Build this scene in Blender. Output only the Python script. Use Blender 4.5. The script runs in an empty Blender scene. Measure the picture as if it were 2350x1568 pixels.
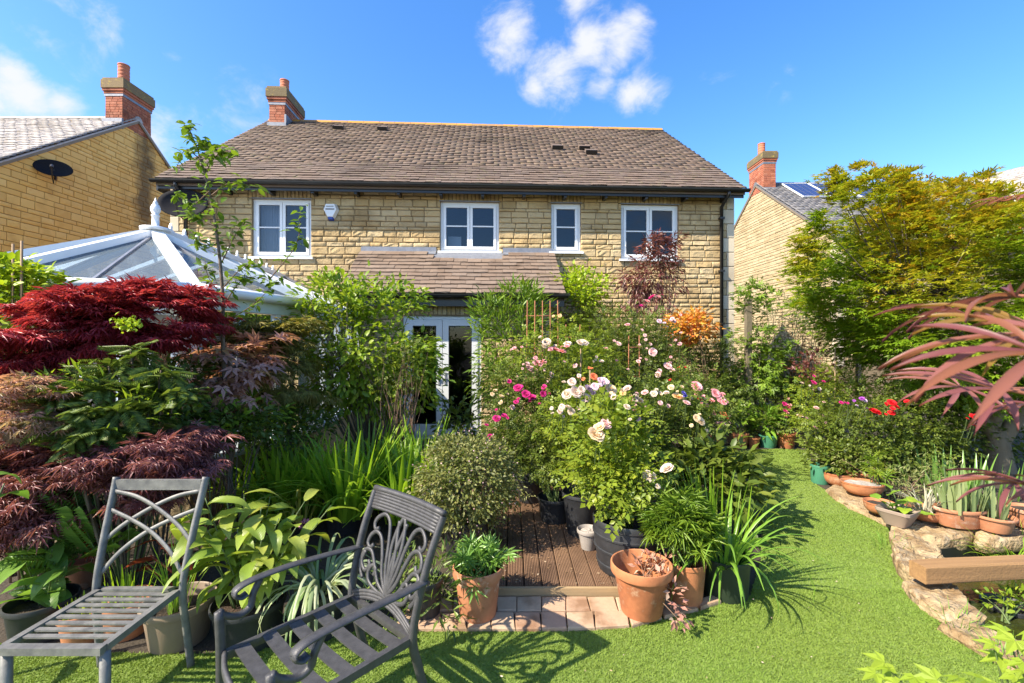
import bpy, math, random
import numpy as np
from mathutils import Vector, Matrix

# ------------------------------------------------------------------ camera, sky, sun, exposure
scene = bpy.context.scene
C = scene.collection
rng = np.random.default_rng(11)
R = random.Random(5)
CAMZ = 1.75
F = 1044.0                       # focal length in pixels of a 2350 px wide picture

cam_d = bpy.data.cameras.new('camera'); cam = bpy.data.objects.new('camera', cam_d); C.objects.link(cam)
cam_d.sensor_width = 36; cam_d.lens = 36*F/2350; cam_d.clip_end = 6000; cam_d.clip_start = 0.05
cam.location = (0, 0, CAMZ); cam.rotation_euler = (math.radians(90), 0, 0)
cam_d.dof.use_dof = True; cam_d.dof.focus_distance = 4.5; cam_d.dof.aperture_fstop = 6.3
scene.camera = cam
scene.view_settings.view_transform = 'Standard'; scene.view_settings.look = 'None'
scene.view_settings.exposure = 1.33; scene.view_settings.gamma = 1

SUN = Vector((0.84, 0.47, -0.90)).normalized()      # the way the light travels
sd = bpy.data.lights.new('sun', 'SUN'); sd.energy = 4.5; sd.angle = math.radians(0.5); sd.color = (1, 0.90, 0.74)
so = bpy.data.objects.new('sun', sd); C.objects.link(so)
so.rotation_euler = SUN.to_track_quat('-Z', 'Y').to_euler(); so.location = (-8, -6, 12)
elev = math.asin(-SUN.z); azim = math.atan2(-SUN.x, -SUN.y)

world = bpy.data.worlds.new('World'); scene.world = world; world.use_nodes = True
nt = world.node_tree; nt.nodes.clear()
def N(t, typ, **kw):
    n = t.nodes.new(typ)
    for k, v in kw.items(): setattr(n, k, v)
    return n
def M_(t, op, a, b=None, c=None):
    n = t.nodes.new('ShaderNodeMath'); n.operation = op
    for i, x in enumerate((a, b, c)):
        if x is None: continue
        if isinstance(x, (int, float)): n.inputs[i].default_value = x
        else: t.links.new(x, n.inputs[i])
    return n.outputs[0]
sky = N(nt, 'ShaderNodeTexSky', sky_type='NISHITA', sun_disc=False)
sky.sun_elevation = elev; sky.sun_rotation = azim; sky.altitude = 100; sky.air_density = 1.0; sky.dust_density = 0.9; sky.ozone_density = 2.5
hs = N(nt, 'ShaderNodeHueSaturation'); hs.inputs['Hue'].default_value = 0.506; hs.inputs['Saturation'].default_value = 1.30; hs.inputs['Value'].default_value = 0.96
nt.links.new(sky.outputs[0], hs.inputs['Color'])
tc = N(nt, 'ShaderNodeTexCoord')
nz = N(nt, 'ShaderNodeTexNoise'); nz.inputs['Scale'].default_value = 9.5; nz.inputs['Detail'].default_value = 9; nz.inputs['Roughness'].default_value = 0.62; nz.inputs['Distortion'].default_value = 0.35
mp = N(nt, 'ShaderNodeMapping'); mp.inputs['Scale'].default_value = (1, 1, 1.5); mp.inputs['Rotation'].default_value = (0.3, 0.5, 0)
nt.links.new(tc.outputs['Generated'], mp.inputs[0]); nt.links.new(mp.outputs[0], nz.inputs[0])
BL = [(1172,78,78,1),(1325,12,62,.8),(1345,105,95,1),(1290,165,95,1),(1425,112,70,1),(1450,205,80,.95),(1385,195,75,.9),(1230,205,55,.8),
      (25,165,62,1),(60,232,92,1),(140,245,60,.95),(-60,220,120,1),(360,320,80,.75),(400,120,60,.4),(1660,205,70,.36),(1790,190,50,.33),(230,35,110,.5),(120,95,110,.45),(520,250,130,.4),(1460,50,60,.55)]
tot = None
for (x, y, r, a) in BL:
    d = Vector(((x-1175)/F, 1, (784-y)/F)); L = d.length; d.normalize()
    vd = N(nt, 'ShaderNodeVectorMath', operation='DISTANCE'); vd.inputs[1].default_value = d
    nt.links.new(tc.outputs['Generated'], vd.inputs[0])
    q = M_(nt, 'MULTIPLY_ADD', vd.outputs['Value'], -a/(r/F/L*1.25), a)
    q = M_(nt, 'MAXIMUM', q, 0.0)
    tot = q if tot is None else M_(nt, 'MAXIMUM', tot, q)
# loose clouds over the rest of the sky
nz2 = N(nt, 'ShaderNodeTexNoise'); nz2.inputs['Scale'].default_value = 2.2; nz2.inputs['Detail'].default_value = 3
nt.links.new(tc.outputs['Generated'], nz2.inputs[0])
sep = N(nt, 'ShaderNodeSeparateXYZ'); nt.links.new(tc.outputs['Generated'], sep.inputs[0])
back = M_(nt, 'MULTIPLY_ADD', sep.outputs[1], -2.0, 0.6); back = M_(nt, 'MINIMUM', M_(nt, 'MAXIMUM', back, 0.0), 1.0)
loose = M_(nt, 'MULTIPLY', M_(nt, 'MAXIMUM', M_(nt, 'MULTIPLY_ADD', nz2.outputs[0], 4.0, -1.9), 0.0), back)
tot = M_(nt, 'MAXIMUM', tot, M_(nt, 'MINIMUM', loose, 0.9))
den = M_(nt, 'ADD', tot, M_(nt, 'MULTIPLY_ADD', nz.outputs[0], 2.2, -1.1))
mr = N(nt, 'ShaderNodeMapRange', interpolation_type='SMOOTHSTEP'); mr.inputs[1].default_value = 0.20; mr.inputs[2].default_value = 1.08
nt.links.new(den, mr.inputs[0])
gate = M_(nt, 'MINIMUM', M_(nt, 'MULTIPLY', tot, 4.0), 1.0)
mask = M_(nt, 'MULTIPLY', M_(nt, 'MULTIPLY', mr.outputs[0], gate), 0.96)
mx = N(nt, 'ShaderNodeMix', data_type='RGBA'); nt.links.new(mask, mx.inputs[0])
nt.links.new(hs.outputs[0], mx.inputs[6]); mx.inputs[7].default_value = (2.55, 2.6, 2.7, 1)
bg = N(nt, 'ShaderNodeBackground'); bg.inputs['Strength'].default_value = 0.15
nt.links.new(mx.outputs[2], bg.inputs[0])
wo = N(nt, 'ShaderNodeOutputWorld'); nt.links.new(bg.outputs[0], wo.inputs[0])

# ------------------------------------------------------------------ helpers
def W(x, y, Y): return Vector(((x-1175)/F*Y, Y, CAMZ-(y-784)/F*Y))
def G(x, y, z=0.0):
    Y = (CAMZ-z)*F/(y-784); return Vector(((x-1175)/F*Y, Y, z))

def link(o, parent=None):
    C.objects.link(o)
    if parent is not None: o.parent = parent
    return o
def tag(o, label, cat, group=None, kind=None):
    if label: o['label'] = label
    if cat: o['category'] = cat
    if group: o['group'] = group
    if kind: o['kind'] = kind
    return o
def thing(name, label, cat, loc=(0, 0, 0), rz=0, group=None):
    o = bpy.data.objects.new(name, None); C.objects.link(o); o.location = loc; o.rotation_euler = (0, 0, rz)
    o.empty_display_size = 0.1
    return tag(o, label, cat, group)

class MB:
    def __init__(s): s.v = []; s.f = []; s.n = 0
    def add(s, V, Fc):
        V = np.asarray(V, float); s.v.append(V); s.f += [tuple(int(i)+s.n for i in f) for f in Fc]; s.n += len(V); return s
    def box(s, c, d, rot=None):
        c = np.asarray(c, float); d = np.asarray(d, float)/2
        V = np.array([(x, y, z) for x in (-1, 1) for y in (-1, 1) for z in (-1, 1)], float)*d
        if rot is not None: V = V @ np.array(rot.to_3x3()).T
        return s.add(V+c, [(0,1,3,2),(4,6,7,5),(0,4,5,1),(2,3,7,6),(0,2,6,4),(1,5,7,3)])
    def b2(s, lo, hi): lo = np.array(lo, float); hi = np.array(hi, float); return s.box((lo+hi)/2, hi-lo)
    def beam(s, a, b, w, h, up=(0, 0, 1)):
        a = Vector(a); b = Vector(b); d = (b-a); L = d.length; d.normalize(); up = Vector(up)
        x = d.cross(up).normalized(); u = x.cross(d).normalized()
        V = []
        for p in (a, b):
            for sx, su in ((-1,-1),(1,-1),(1,1),(-1,1)): V.append(p + x*(sx*w/2) + u*(su*h/2))
        return s.add(V, [(3,2,1,0),(4,5,6,7),(0,1,5,4),(1,2,6,5),(2,3,7,6),(3,0,4,7)])
    def tube(s, pts, rad, n=6, flat=None, cap=True):
        P = [Vector(p) for p in pts]; k = len(P)
        rad = [rad]*k if isinstance(rad, (int, float)) else list(rad)
        V = []; ref = None
        for i in range(k):
            t = (P[min(i+1, k-1)]-P[max(i-1, 0)]).normalized()
            if ref is None:
                ref = Vector(flat) if flat is not None else (Vector((0,0,1)) if abs(t.z) < .9 else Vector((1,0,0)))
            x = t.cross(ref); x = x.normalized() if x.length > 1e-6 else Vector((1,0,0)); y = x.cross(t).normalized()
            if flat is None: ref = y
            r = rad[i]; ra, rb = (r if not isinstance(r, tuple) else r[0]), (r if not isinstance(r, tuple) else r[1])
            for j in range(n):
                a = 2*math.pi*(j+.5)/n; V.append(P[i]+x*(math.cos(a)*ra)+y*(math.sin(a)*rb))
        Fc = [(i*n+j, i*n+(j+1) % n, (i+1)*n+(j+1) % n, (i+1)*n+j) for i in range(k-1) for j in range(n)]
        if cap: Fc += [tuple(range(n-1, -1, -1)), tuple(range((k-1)*n, k*n))]
        return s.add(V, Fc)
    def lathe(s, prof, n=28, c=(0, 0, 0), sq=0, sx=1, sy=1, wob=0):
        V = []; c = np.asarray(c, float)
        for (r, z) in prof:
            for j in range(n):
                a = 2*math.pi*j/n; ca, sa = math.cos(a), math.sin(a)
                k = 1.0
                if sq: k = 1/((abs(ca)**sq+abs(sa)**sq)**(1/sq))
                if wob: k *= 1+wob*math.sin(3*a+z*9)
                V.append((c[0]+r*k*ca*sx, c[1]+r*k*sa*sy, c[2]+z))
        m = len(prof)
        Fc = [(i*n+j, i*n+(j+1) % n, (i+1)*n+(j+1) % n, (i+1)*n+j) for i in range(m-1) for j in range(n)]
        if prof[0][0] > 1e-5: Fc.append(tuple(range(n-1, -1, -1)))
        return s.add(V, Fc)
    def prism(s, poly, a, b):            # poly in (y,z), extruded along x from a to b
        n = len(poly); V = [(a, p[0], p[1]) for p in poly]+[(b, p[0], p[1]) for p in poly]
        return s.add(V, [tuple(range(n-1, -1, -1)), tuple(range(n, 2*n))]+[(i, (i+1) % n, n+(i+1) % n, n+i) for i in range(n)])
    def build(s, name, mat, parent=None, smooth=False, loc=(0, 0, 0)):
        me = bpy.data.meshes.new(name)
        V = np.concatenate(s.v) if s.v else np.zeros((0, 3))
        me.from_pydata(V.tolist(), [], s.f); me.materials.append(mat)
        if smooth: me.polygons.foreach_set('use_smooth', [True]*len(me.polygons))
        me.update()
        o = bpy.data.objects.new(name, me); o.location = loc
        return link(o, parent)

def npmesh(name, V, Fa, mat, parent=None, smooth=False):
    """vertices (n,3) and faces (m,k) as arrays -> object, quickly"""
    V = np.asarray(V, np.float32); Fa = np.asarray(Fa, np.int32); m, k = Fa.shape
    me = bpy.data.meshes.new(name); me.vertices.add(len(V)); me.vertices.foreach_set('co', V.ravel())
    me.loops.add(m*k); me.loops.foreach_set('vertex_index', Fa.ravel())
    me.polygons.add(m); me.polygons.foreach_set('loop_start', np.arange(0, m*k, k, dtype=np.int32))
    me.polygons.foreach_set('loop_total', np.full(m, k, np.int32))
    if smooth: me.polygons.foreach_set('use_smooth', np.ones(m, bool))
    me.update(calc_edges=True); me.materials.append(mat)
    return link(bpy.data.objects.new(name, me), parent)

def nrm(A): return A/np.maximum(np.linalg.norm(A, axis=1, keepdims=True), 1e-9)
def catmull(P, n=6):
    P = [Vector(p) for p in P]; out = []
    Q = [P[0]*2-P[1]]+P+[P[-1]*2-P[-2]]
    for i in range(1, len(Q)-2):
        for j in range(n):
            t = j/n; a, b, c, d = Q[i-1], Q[i], Q[i+1], Q[i+2]
            out.append(0.5*((2*b)+(c-a)*t+(2*a-5*b+4*c-d)*t*t+(3*b-a-3*c+d)*t**3))
    out.append(P[-1]); return out

# ------------------------------------------------------------------ materials
def newmat(name):
    m = bpy.data.materials.new(name); m.use_nodes = True; t = m.node_tree
    b = t.nodes['Principled BSDF']; return m, t, b
def island_rand(t, amt=1.0):
    g = N(t, 'ShaderNodeNewGeometry'); oi = N(t, 'ShaderNodeObjectInfo')
    return M_(t, 'FRACT', M_(t, 'ADD', g.outputs['Random Per Island'], M_(t, 'MULTIPLY', oi.outputs['Random'], amt)))
def ramp(t, fac, cols, interp='LINEAR'):
    r = N(t, 'ShaderNodeValToRGB'); r.color_ramp.interpolation = interp; e = r.color_ramp.elements
    while len(e) < len(cols): e.new(0.5)
    for i, c in enumerate(cols):
        e[i].position = i/(len(cols)-1) if len(cols) > 1 else 0
        e[i].color = (*c[:3], 1)
    t.links.new(fac, r.inputs[0]); return r.outputs[0]
def noise(t, scale, detail=4, rough=.55, coord='Object', dist=0, stretch=None):
    tc = N(t, 'ShaderNodeTexCoord'); n = N(t, 'ShaderNodeTexNoise')
    n.inputs['Scale'].default_value = scale; n.inputs['Detail'].default_value = detail; n.inputs['Roughness'].default_value = rough; n.inputs['Distortion'].default_value = dist
    if stretch:
        m = N(t, 'ShaderNodeMapping'); m.inputs['Scale'].default_value = stretch; t.links.new(tc.outputs[coord], m.inputs[0]); t.links.new(m.outputs[0], n.inputs[0])
    else: t.links.new(tc.outputs[coord], n.inputs[0])
    return n.outputs[0]
def mixc(t, fac, a, b, mode='MIX'):
    m = N(t, 'ShaderNodeMix', data_type='RGBA', blend_type=mode)
    for i, x in ((0, fac), (6, a), (7, b)):
        if isinstance(x, (int, float)): m.inputs[i].default_value = x
        elif isinstance(x, tuple): m.inputs[i].default_value = (*x[:3], 1)
        else: t.links.new(x, m.inputs[i])
    return m.outputs[2]
def bump(t, b, h, strength=.4, dist=.01):
    n = N(t, 'ShaderNodeBump'); n.inputs['Strength'].default_value = strength; n.inputs['Distance'].default_value = dist
    t.links.new(h, n.inputs['Height']); t.links.new(n.outputs[0], b.inputs['Normal'])
def smap(t, f, a, b):
    m = N(t, 'ShaderNodeMapRange'); m.inputs[1].default_value = a; m.inputs[2].default_value = b; m.clamp = True; t.links.new(f, m.inputs[0]); return m.outputs[0]

def plain(name, c1, c2=None, scale=8, rough=.6, bmp=0, bscale=60, bdist=.004, metal=0, coord='Object', detail=5, spec=None, stretch=None):
    m, t, b = newmat(name); c2 = c2 or tuple(x*.8 for x in c1)
    f = smap(t, noise(t, scale, detail, .6, coord, stretch=stretch), .3, .7)
    t.links.new(mixc(t, f, c1, c2), b.inputs['Base Color']); b.inputs['Roughness'].default_value = rough; b.inputs['Metallic'].default_value = metal
    if spec is not None: b.inputs['Specular IOR Level'].default_value = spec
    if bmp: bump(t, b, noise(t, bscale, 4, .6, coord), bmp, bdist)
    return m
def pieces(name, cols, rough=.85, stain=None, sscale=1.2, samt=(.5, .7), fine=30, fineamt=.35, bmp=.5, bscale=35, bdist=.006, lichen=None, coord='Object', hspread=0):
    """stone / tile: a colour per piece, fine grain, wide stains"""
    m, t, b = newmat(name)
    col = ramp(t, island_rand(t), cols)
    g = noise(t, fine, 5, .65, coord)
    col = mixc(t, fineamt, col, ramp(t, g, [(.25,.25,.25),(.5,.5,.5),(.8,.8,.8)]), 'OVERLAY')
    geo = N(t, 'ShaderNodeNewGeometry')
    if stain:
        n = N(t, 'ShaderNodeTexNoise'); n.inputs['Scale'].default_value = sscale; n.inputs['Detail'].default_value = 5; t.links.new(geo.outputs['Position'], n.inputs[0])
        col = mixc(t, smap(t, n.outputs[0], *samt), col, stain, 'MULTIPLY')
    if lichen:
        n = N(t, 'ShaderNodeTexNoise'); n.inputs['Scale'].default_value = 7; n.inputs['Detail'].default_value = 6; n.inputs['Roughness'].default_value = .7; t.links.new(geo.outputs['Position'], n.inputs[0])
        col = mixc(t, smap(t, n.outputs[0], .56, .68), col, lichen)
    t.links.new(col, b.inputs['Base Color']); b.inputs['Roughness'].default_value = rough
    n = N(t, 'ShaderNodeTexNoise'); n.inputs['Scale'].default_value = bscale; n.inputs['Detail'].default_value = 4; t.links.new(geo.outputs['Position'], n.inputs[0])
    bump(t, b, n.outputs[0], bmp, bdist)
    return m
def leafmat(name, cols, transl=.35, rough=.45, spec=.35, wide=None, wscale=2.5, gain=(1.3, 1.2, .95), zgrow=None):
    m, t, b = newmat(name)
    cols = [tuple(min(.9, x*k) for x, k in zip(c, gain)) for c in cols]; wide = wide and [tuple(min(.9, x*k) for x, k in zip(c, gain)) for c in wide]
    col = ramp(t, island_rand(t), cols)
    if wide:
        fw = noise(t, wscale, 3, .5)
        if zgrow:                                   # new growth towards the top of the plant
            tcz = N(t, 'ShaderNodeTexCoord'); sz_ = N(t, 'ShaderNodeSeparateXYZ'); t.links.new(tcz.outputs['Object'], sz_.inputs[0]); fw = M_(t, 'ADD', fw, M_(t, 'MULTIPLY', M_(t, 'SUBTRACT', sz_.outputs[2], zgrow), .16))
        col = mixc(t, smap(t, fw, .42, .66), col, ramp(t, island_rand(t), wide))
    t.links.new(col, b.inputs['Base Color']); b.inputs['Roughness'].default_value = rough; b.inputs['Specular IOR Level'].default_value = spec
    tr = N(t, 'ShaderNodeBsdfTranslucent'); t.links.new(mixc(t, 1.0, col, (1.25, 1.2, .7), 'MULTIPLY'), tr.inputs[0])
    ms = N(t, 'ShaderNodeMixShader'); ms.inputs[0].default_value = transl
    t.links.new(b.outputs[0], ms.inputs[1]); t.links.new(tr.outputs[0], ms.inputs[2]); t.links.new(ms.outputs[0], t.nodes['Material Output'].inputs[0])
    return m

STONE = pieces('cotswold_stone', [(.40,.285,.135),(.48,.355,.185),(.53,.41,.235),(.46,.32,.145),(.51,.38,.20),(.37,.275,.15)], stain=(.72,.68,.62), samt=(.5,.66), sscale=1.6, bmp=.9, bscale=28, bdist=.012)
STONE_L = pieces('golden_stone', [(.80,.47,.13),(.85,.53,.16),(.77,.44,.11),(.86,.55,.18),(.74,.43,.12)], stain=(.72,.66,.6), samt=(.55,.72), bmp=.5)
STONE_R = pieces('pale_stone', [(.40,.305,.165),(.44,.345,.195),(.47,.37,.215),(.38,.28,.145)], stain=(.82,.78,.72), samt=(.5,.7), bmp=.5)
def soot(m):
    t = m.node_tree; b = t.nodes['Principled BSDF']; src = b.inputs['Base Color'].links[0].from_socket
    g = N(t, 'ShaderNodeNewGeometry'); s = N(t, 'ShaderNodeSeparateXYZ'); t.links.new(g.outputs['Position'], s.inputs[0])
    n = N(t, 'ShaderNodeTexNoise'); n.inputs['Scale'].default_value = 2.5; n.inputs['Detail'].default_value = 5; t.links.new(g.outputs['Position'], n.inputs[0])
    d = M_(t, 'ABSOLUTE', M_(t, 'SUBTRACT', s.outputs[1], 13.42)); d = M_(t, 'ADD', d, M_(t, 'MULTIPLY_ADD', n.outputs[0], .7, -.35))
    a = smap(t, d, .42, .12); h = smap(t, s.outputs[2], 4.2, 5.6)
    t.links.new(mixc(t, M_(t, 'MULTIPLY', M_(t, 'MULTIPLY', a, h), .8), src, (.055,.042,.025)), b.inputs['Base Color'])
soot(STONE_L)
MORTAR = plain('mortar', (.25,.185,.105), (.18,.13,.075), 20, .95, .4, 80)
MORTAR_L = plain('golden_mortar', (.36,.19,.05), (.26,.135,.04), 20, .95, .4, 80)
ASHLAR = pieces('ashlar', [(.52,.44,.31),(.58,.50,.37),(.48,.41,.29)], stain=(.75,.72,.68), samt=(.5,.7), bmp=.25, bscale=60, bdist=.003)
TILE = pieces('roof_tile', [(.130,.088,.064),(.158,.108,.077),(.115,.081,.062),(.175,.124,.09),(.145,.103,.08),(.130,.096,.074)], stain=(.42,.40,.38), sscale=.55, samt=(.56,.74), lichen=(.15,.13,.06), bmp=.6, fine=14)
TILE_P = pieces('porch_tile', [(.165,.112,.078),(.195,.137,.097),(.145,.101,.072),(.21,.152,.112),(.165,.121,.09)], stain=(.6,.55,.5), sscale=2.0, samt=(.55,.74), bmp=.6, fine=14)
TILE_G = pieces('slate_tile', [(.34,.31,.29),(.40,.36,.34),(.30,.28,.27),(.44,.40,.38)], stain=(.7,.66,.6), sscale=1.2, samt=(.55,.7), lichen=(.30,.22,.10), bmp=.4, fine=14, rough=.6)
TILE_D = pieces('dark_slate', [(.15,.14,.14),(.19,.18,.175),(.13,.125,.125)], stain=(.7,.7,.7), bmp=.4, fine=14, rough=.55)
RIDGE = pieces('ridge_tile', [(.30,.17,.07),(.42,.20,.04),(.48,.22,.03)], lichen=(.55,.27,.02), bmp=.6)
BRICK = pieces('red_brick', [(.36,.105,.05),(.42,.14,.07),(.30,.09,.05),(.46,.18,.10)], stain=(.5,.42,.36), sscale=2.5, samt=(.5,.66), bmp=.5)
CAPM = pieces('chimney_cap', [(.17,.12,.06),(.22,.15,.07),(.13,.10,.05)], lichen=(.34,.24,.05), bmp=.8)
POTM = pieces('clay_chimney_pot', [(.50,.17,.09),(.45,.15,.08)], bmp=.3)
LEAD = plain('lead', (.25,.26,.29), (.17,.18,.21), 12, .5, .3, 30, metal=.3)
UPVC = plain('white_frame', (.80,.81,.82), (.74,.75,.76), 3, .32, spec=.5)
UPVCG = plain('greenish_frame', (.62,.66,.60), (.55,.60,.53), 4, .4)
BLACKP = plain('black_plastic', (.012,.012,.013), (.02,.02,.02), 6, .35)
DOORF = plain('pale_grey_door', (.70,.72,.72), (.64,.66,.66), 3, .35)
INNER = plain('plaster', (.35,.34,.33), (.30,.30,.30), 2, .9)
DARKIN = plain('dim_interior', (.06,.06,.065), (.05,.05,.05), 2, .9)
SOIL = plain('soil', (.055,.038,.024), (.025,.018,.012), 25, .95, 1.0, 70, .02)
TERRA = pieces('terracotta', [(.44,.16,.062),(.49,.20,.085),(.40,.14,.056)], stain=(.60,.54,.46), sscale=7, samt=(.45,.66), fineamt=.5, lichen=(.46,.27,.16), bmp=.25, bscale=90, bdist=.002)
TERRA2 = pieces('weathered_terracotta', [(.46,.20,.10),(.42,.17,.08)], stain=(.8,.74,.68), sscale=7, samt=(.45,.6), lichen=(.52,.36,.26), bmp=.3, bscale=90, bdist=.002)
NURS = plain('nursery_plastic', (.020,.021,.024), (.035,.036,.04), 14, .5, .15, 40)
TANP = plain('tan_plastic', (.27,.20,.14), (.23,.17,.12), 6, .55, .1, 60)
GREYP = plain('grey_clay', (.33,.29,.26), (.27,.24,.21), 9, .8, .2, 60)
GREENP = plain('green_plastic', (.06,.22,.13), (.05,.19,.11), 5, .45)
DKGREEN = plain('dark_green_plastic', (.018,.03,.018), (.025,.04,.022), 5, .5)
BLUEG = plain('blue_glaze', (.01,.03,.25), (.02,.05,.35), 8, .15)
IRON = plain('cast_aluminium', (.070,.068,.070), (.040,.039,.040), 26, .50, .45, 120, .003, metal=.15)
IRON2 = plain('weathered_aluminium', (.22,.215,.195), (.095,.095,.095), 14, .55, .4, 90, .003, metal=.15)
RUST = plain('rusted_iron', (.30,.11,.05), (.20,.08,.04), 30, .9)
BARK = plain('bark', (.16,.12,.085), (.09,.07,.05), 14, .9, .8, 40, .01)
BARKP = plain('pale_bark', (.19,.155,.10), (.12,.10,.065), 10, .9, .8, 30, .01, stretch=(1,1,.3))
TWIG = plain('twig', (.20,.12,.075), (.13,.08,.05), 10, .8)
GSTEM = plain('green_stem', (.10,.15,.04), (.08,.11,.03), 10, .6)
CANE = plain('cane', (.30,.20,.11), (.22,.15,.09), 10, .8)
WOOD = plain('oak_beam', (.33,.185,.075), (.20,.11,.045), 9, .8, .6, 50, .006, stretch=(.12, 5, 5))
DECKM = pieces('deck_board', [(.17,.092,.05),(.21,.12,.066),(.14,.078,.046)], stain=(.38,.34,.30), sscale=2.5, samt=(.45,.7), bmp=.4, bscale=60)
DECKF = plain('deck_fascia', (.36,.25,.13), (.24,.17,.09), 6, .85, .3, 40, stretch=(.3, 2, 4))
PAVER = pieces('paver', [(.40,.28,.18),(.45,.32,.21),(.38,.235,.15),(.46,.345,.225)], stain=(.60,.52,.44), sscale=5, samt=(.5,.66), bmp=.5, bscale=40)
ROCK = pieces('limestone_rock', [(.34,.245,.13),(.38,.28,.155),(.31,.22,.12)], stain=(.60,.52,.43), sscale=9, samt=(.42,.62), lichen=(.37,.30,.20), bmp=1.0, bscale=38, bdist=.025)
PANELM = plain('solar_cell', (.02,.03,.09), (.03,.04,.12), 4, .12)
FABRIC = plain('curtain_cloth', (.75,.78,.80), (.68,.70,.72), 6, .9)

def glassmat(name, tint, refl, rough=.02, body=(.02,.025,.03), clear=.5):
    m, t, b = newmat(name); t.nodes.remove(b)
    tr = N(t, 'ShaderNodeBsdfTransparent'); tr.inputs[0].default_value = (*tint, 1)
    gl = N(t, 'ShaderNodeBsdfGlossy'); gl.inputs['Roughness'].default_value = rough; gl.inputs[0].default_value = (.9, .95, 1, 1)
    lw = N(t, 'ShaderNodeFresnel'); lw.inputs[0].default_value = 1.5
    f = M_(t, 'MINIMUM', M_(t, 'MULTIPLY_ADD', lw.outputs[0], 1.0, refl), 1.0)
    ms = N(t, 'ShaderNodeMixShader'); t.links.new(f, ms.inputs[0]); t.links.new(tr.outputs[0], ms.inputs[1]); t.links.new(gl.outputs[0], ms.inputs[2])
    t.links.new(ms.outputs[0], t.nodes['Material Output'].inputs[0]); return m
GLASS = glassmat('window_glass', (.55,.6,.66), .015)
GLASSD = glassmat('door_glass', (.45,.5,.5), .0)
def polycarb():
    m, t, b = newmat('roof_glazing')
    b.inputs['Base Color'].default_value = (.20,.26,.31,1); b.inputs['Roughness'].default_value = .08
    tr = N(t, 'ShaderNodeBsdfTransparent'); tr.inputs[0].default_value = (.8,.88,.92,1)
    ms = N(t, 'ShaderNodeMixShader'); ms.inputs[0].default_value = .42
    t.links.new(tr.outputs[0], ms.inputs[1]); t.links.new(b.outputs[0], ms.inputs[2]); t.links.new(ms.outputs[0], t.nodes['Material Output'].inputs[0]); return m
GLAZE = polycarb()

def watermat():
    m, t, b = newmat('pond_water'); b.inputs['Base Color'].default_value = (.02,.025,.01,1); b.inputs['Roughness'].default_value = .04
    t.links.new(ramp(t, noise(t, 5, 4), [(.008,.010,.006),(.03,.035,.008),(.07,.07,.012)]), b.inputs['Base Color'])
    bump(t, b, noise(t, 12, 2), .08, .02); return m
WATER = watermat()

# ------------------------------------------------------------------ masonry and tiling kits
def block_variant(i):
    r = np.random.default_rng(100+i)
    us = [-.5, -.46, -.2, .06, .3, .46, .5]; zs = [-.5, -.40, 0.05, .40, .5]
    V = []; nu, nz_ = len(us), len(zs)
    for a, u in enumerate(us):
        for b_, z in enumerate(zs):
            edge = a in (0, nu-1) or b_ in (0, nz_-1)
            o = .55+r.uniform(-.1, .1) if edge else .95+r.uniform(-.28, .30)
            V.append((u+(0 if edge else r.uniform(-.03, .03)), o, z+(r.uniform(-.02, .02) if edge else r.uniform(-.05, .05))))
    Fc = []
    for a in range(nu-1):
        for b_ in range(nz_-1):
            Fc.append((a*nz_+b_, a*nz_+b_+1, (a+1)*nz_+b_+1, (a+1)*nz_+b_))
    ring = [a*nz_ for a in range(nu)]+[(nu-1)*nz_+b_ for b_ in range(1, nz_)]+[a*nz_+nz_-1 for a in range(nu-2, -1, -1)]+[b_ for b_ in range(nz_-2, 0, -1)]
    k = len(V)
    for j in ring: V.append((V[j][0], -.2, V[j][2]))
    for j in range(len(ring)):
        j2 = (j+1) % len(ring); Fc.append((ring[j], ring[j2], k+j2, k+j))
    return np.array(V), np.array(Fc)
BLK = [block_variant(i) for i in range(6)]
def slab_variant(i):                      # smooth block with a small chamfer
    V = []
    for o, e in ((-.2, 0), (.8, 0), (1.0, .02)):
        for u, z in ((-.5,-.5),(.5,-.5),(.5,.5),(-.5,.5)): V.append((u-math.copysign(e, u), o, z-math.copysign(e*2, z)))
    Fc = [(a*4+j, (a+1)*4+j, (a+1)*4+(j+1) % 4, a*4+(j+1) % 4) for a in range(2) for j in range(4)]+[(8, 11, 10, 9)]
    return np.array(V, float), np.array(Fc)
SLB = [slab_variant(0)]

class Kit:
    """places many alike pieces: the largest as objects of their own, the rest joined"""
    def __init__(s, variants, name, mat):
        s.var = variants; s.name = name; s.mat = mat; s.items = []
        s.me = []
    def put(s, M, size): s.items.append((size, M, R.randrange(len(s.var))))
    def finish(s, parent, limit=300):
        for k, (V, Fc) in enumerate(s.var):
            me = bpy.data.meshes.new(s.name); me.from_pydata(V.tolist(), [], Fc.tolist()); me.materials.append(s.mat); me.update(); s.me.append(me)
        it = sorted(s.items, key=lambda q: -q[0])
        for size, M, k in it[:limit]:
            o = bpy.data.objects.new(s.name, s.me[k]); C.objects.link(o); o.parent = parent; o.matrix_basis = M
        rest = it[limit:]
        if rest:
            Vs = []; Fs = []; n = 0
            for size, M, k in rest:
                V, Fc = s.var[k]; A = np.array(M); Vs.append(V @ A[:3, :3].T + A[:3, 3]); Fs.append(Fc+n); n += len(V)
            o = npmesh(s.name+'work', np.concatenate(Vs), np.concatenate(Fs), s.mat, parent); o['kind'] = 'stuff'

def frame(org, ud, nd, zd, su, sn, sz):
    ud = Vector(ud)*su; nd = Vector(nd)*sn; zd = Vector(zd)*sz
    return Matrix(((ud[0], nd[0], zd[0], org[0]), (ud[1], nd[1], zd[1], org[1]), (ud[2], nd[2], zd[2], org[2]), (0, 0, 0, 1)))

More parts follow.
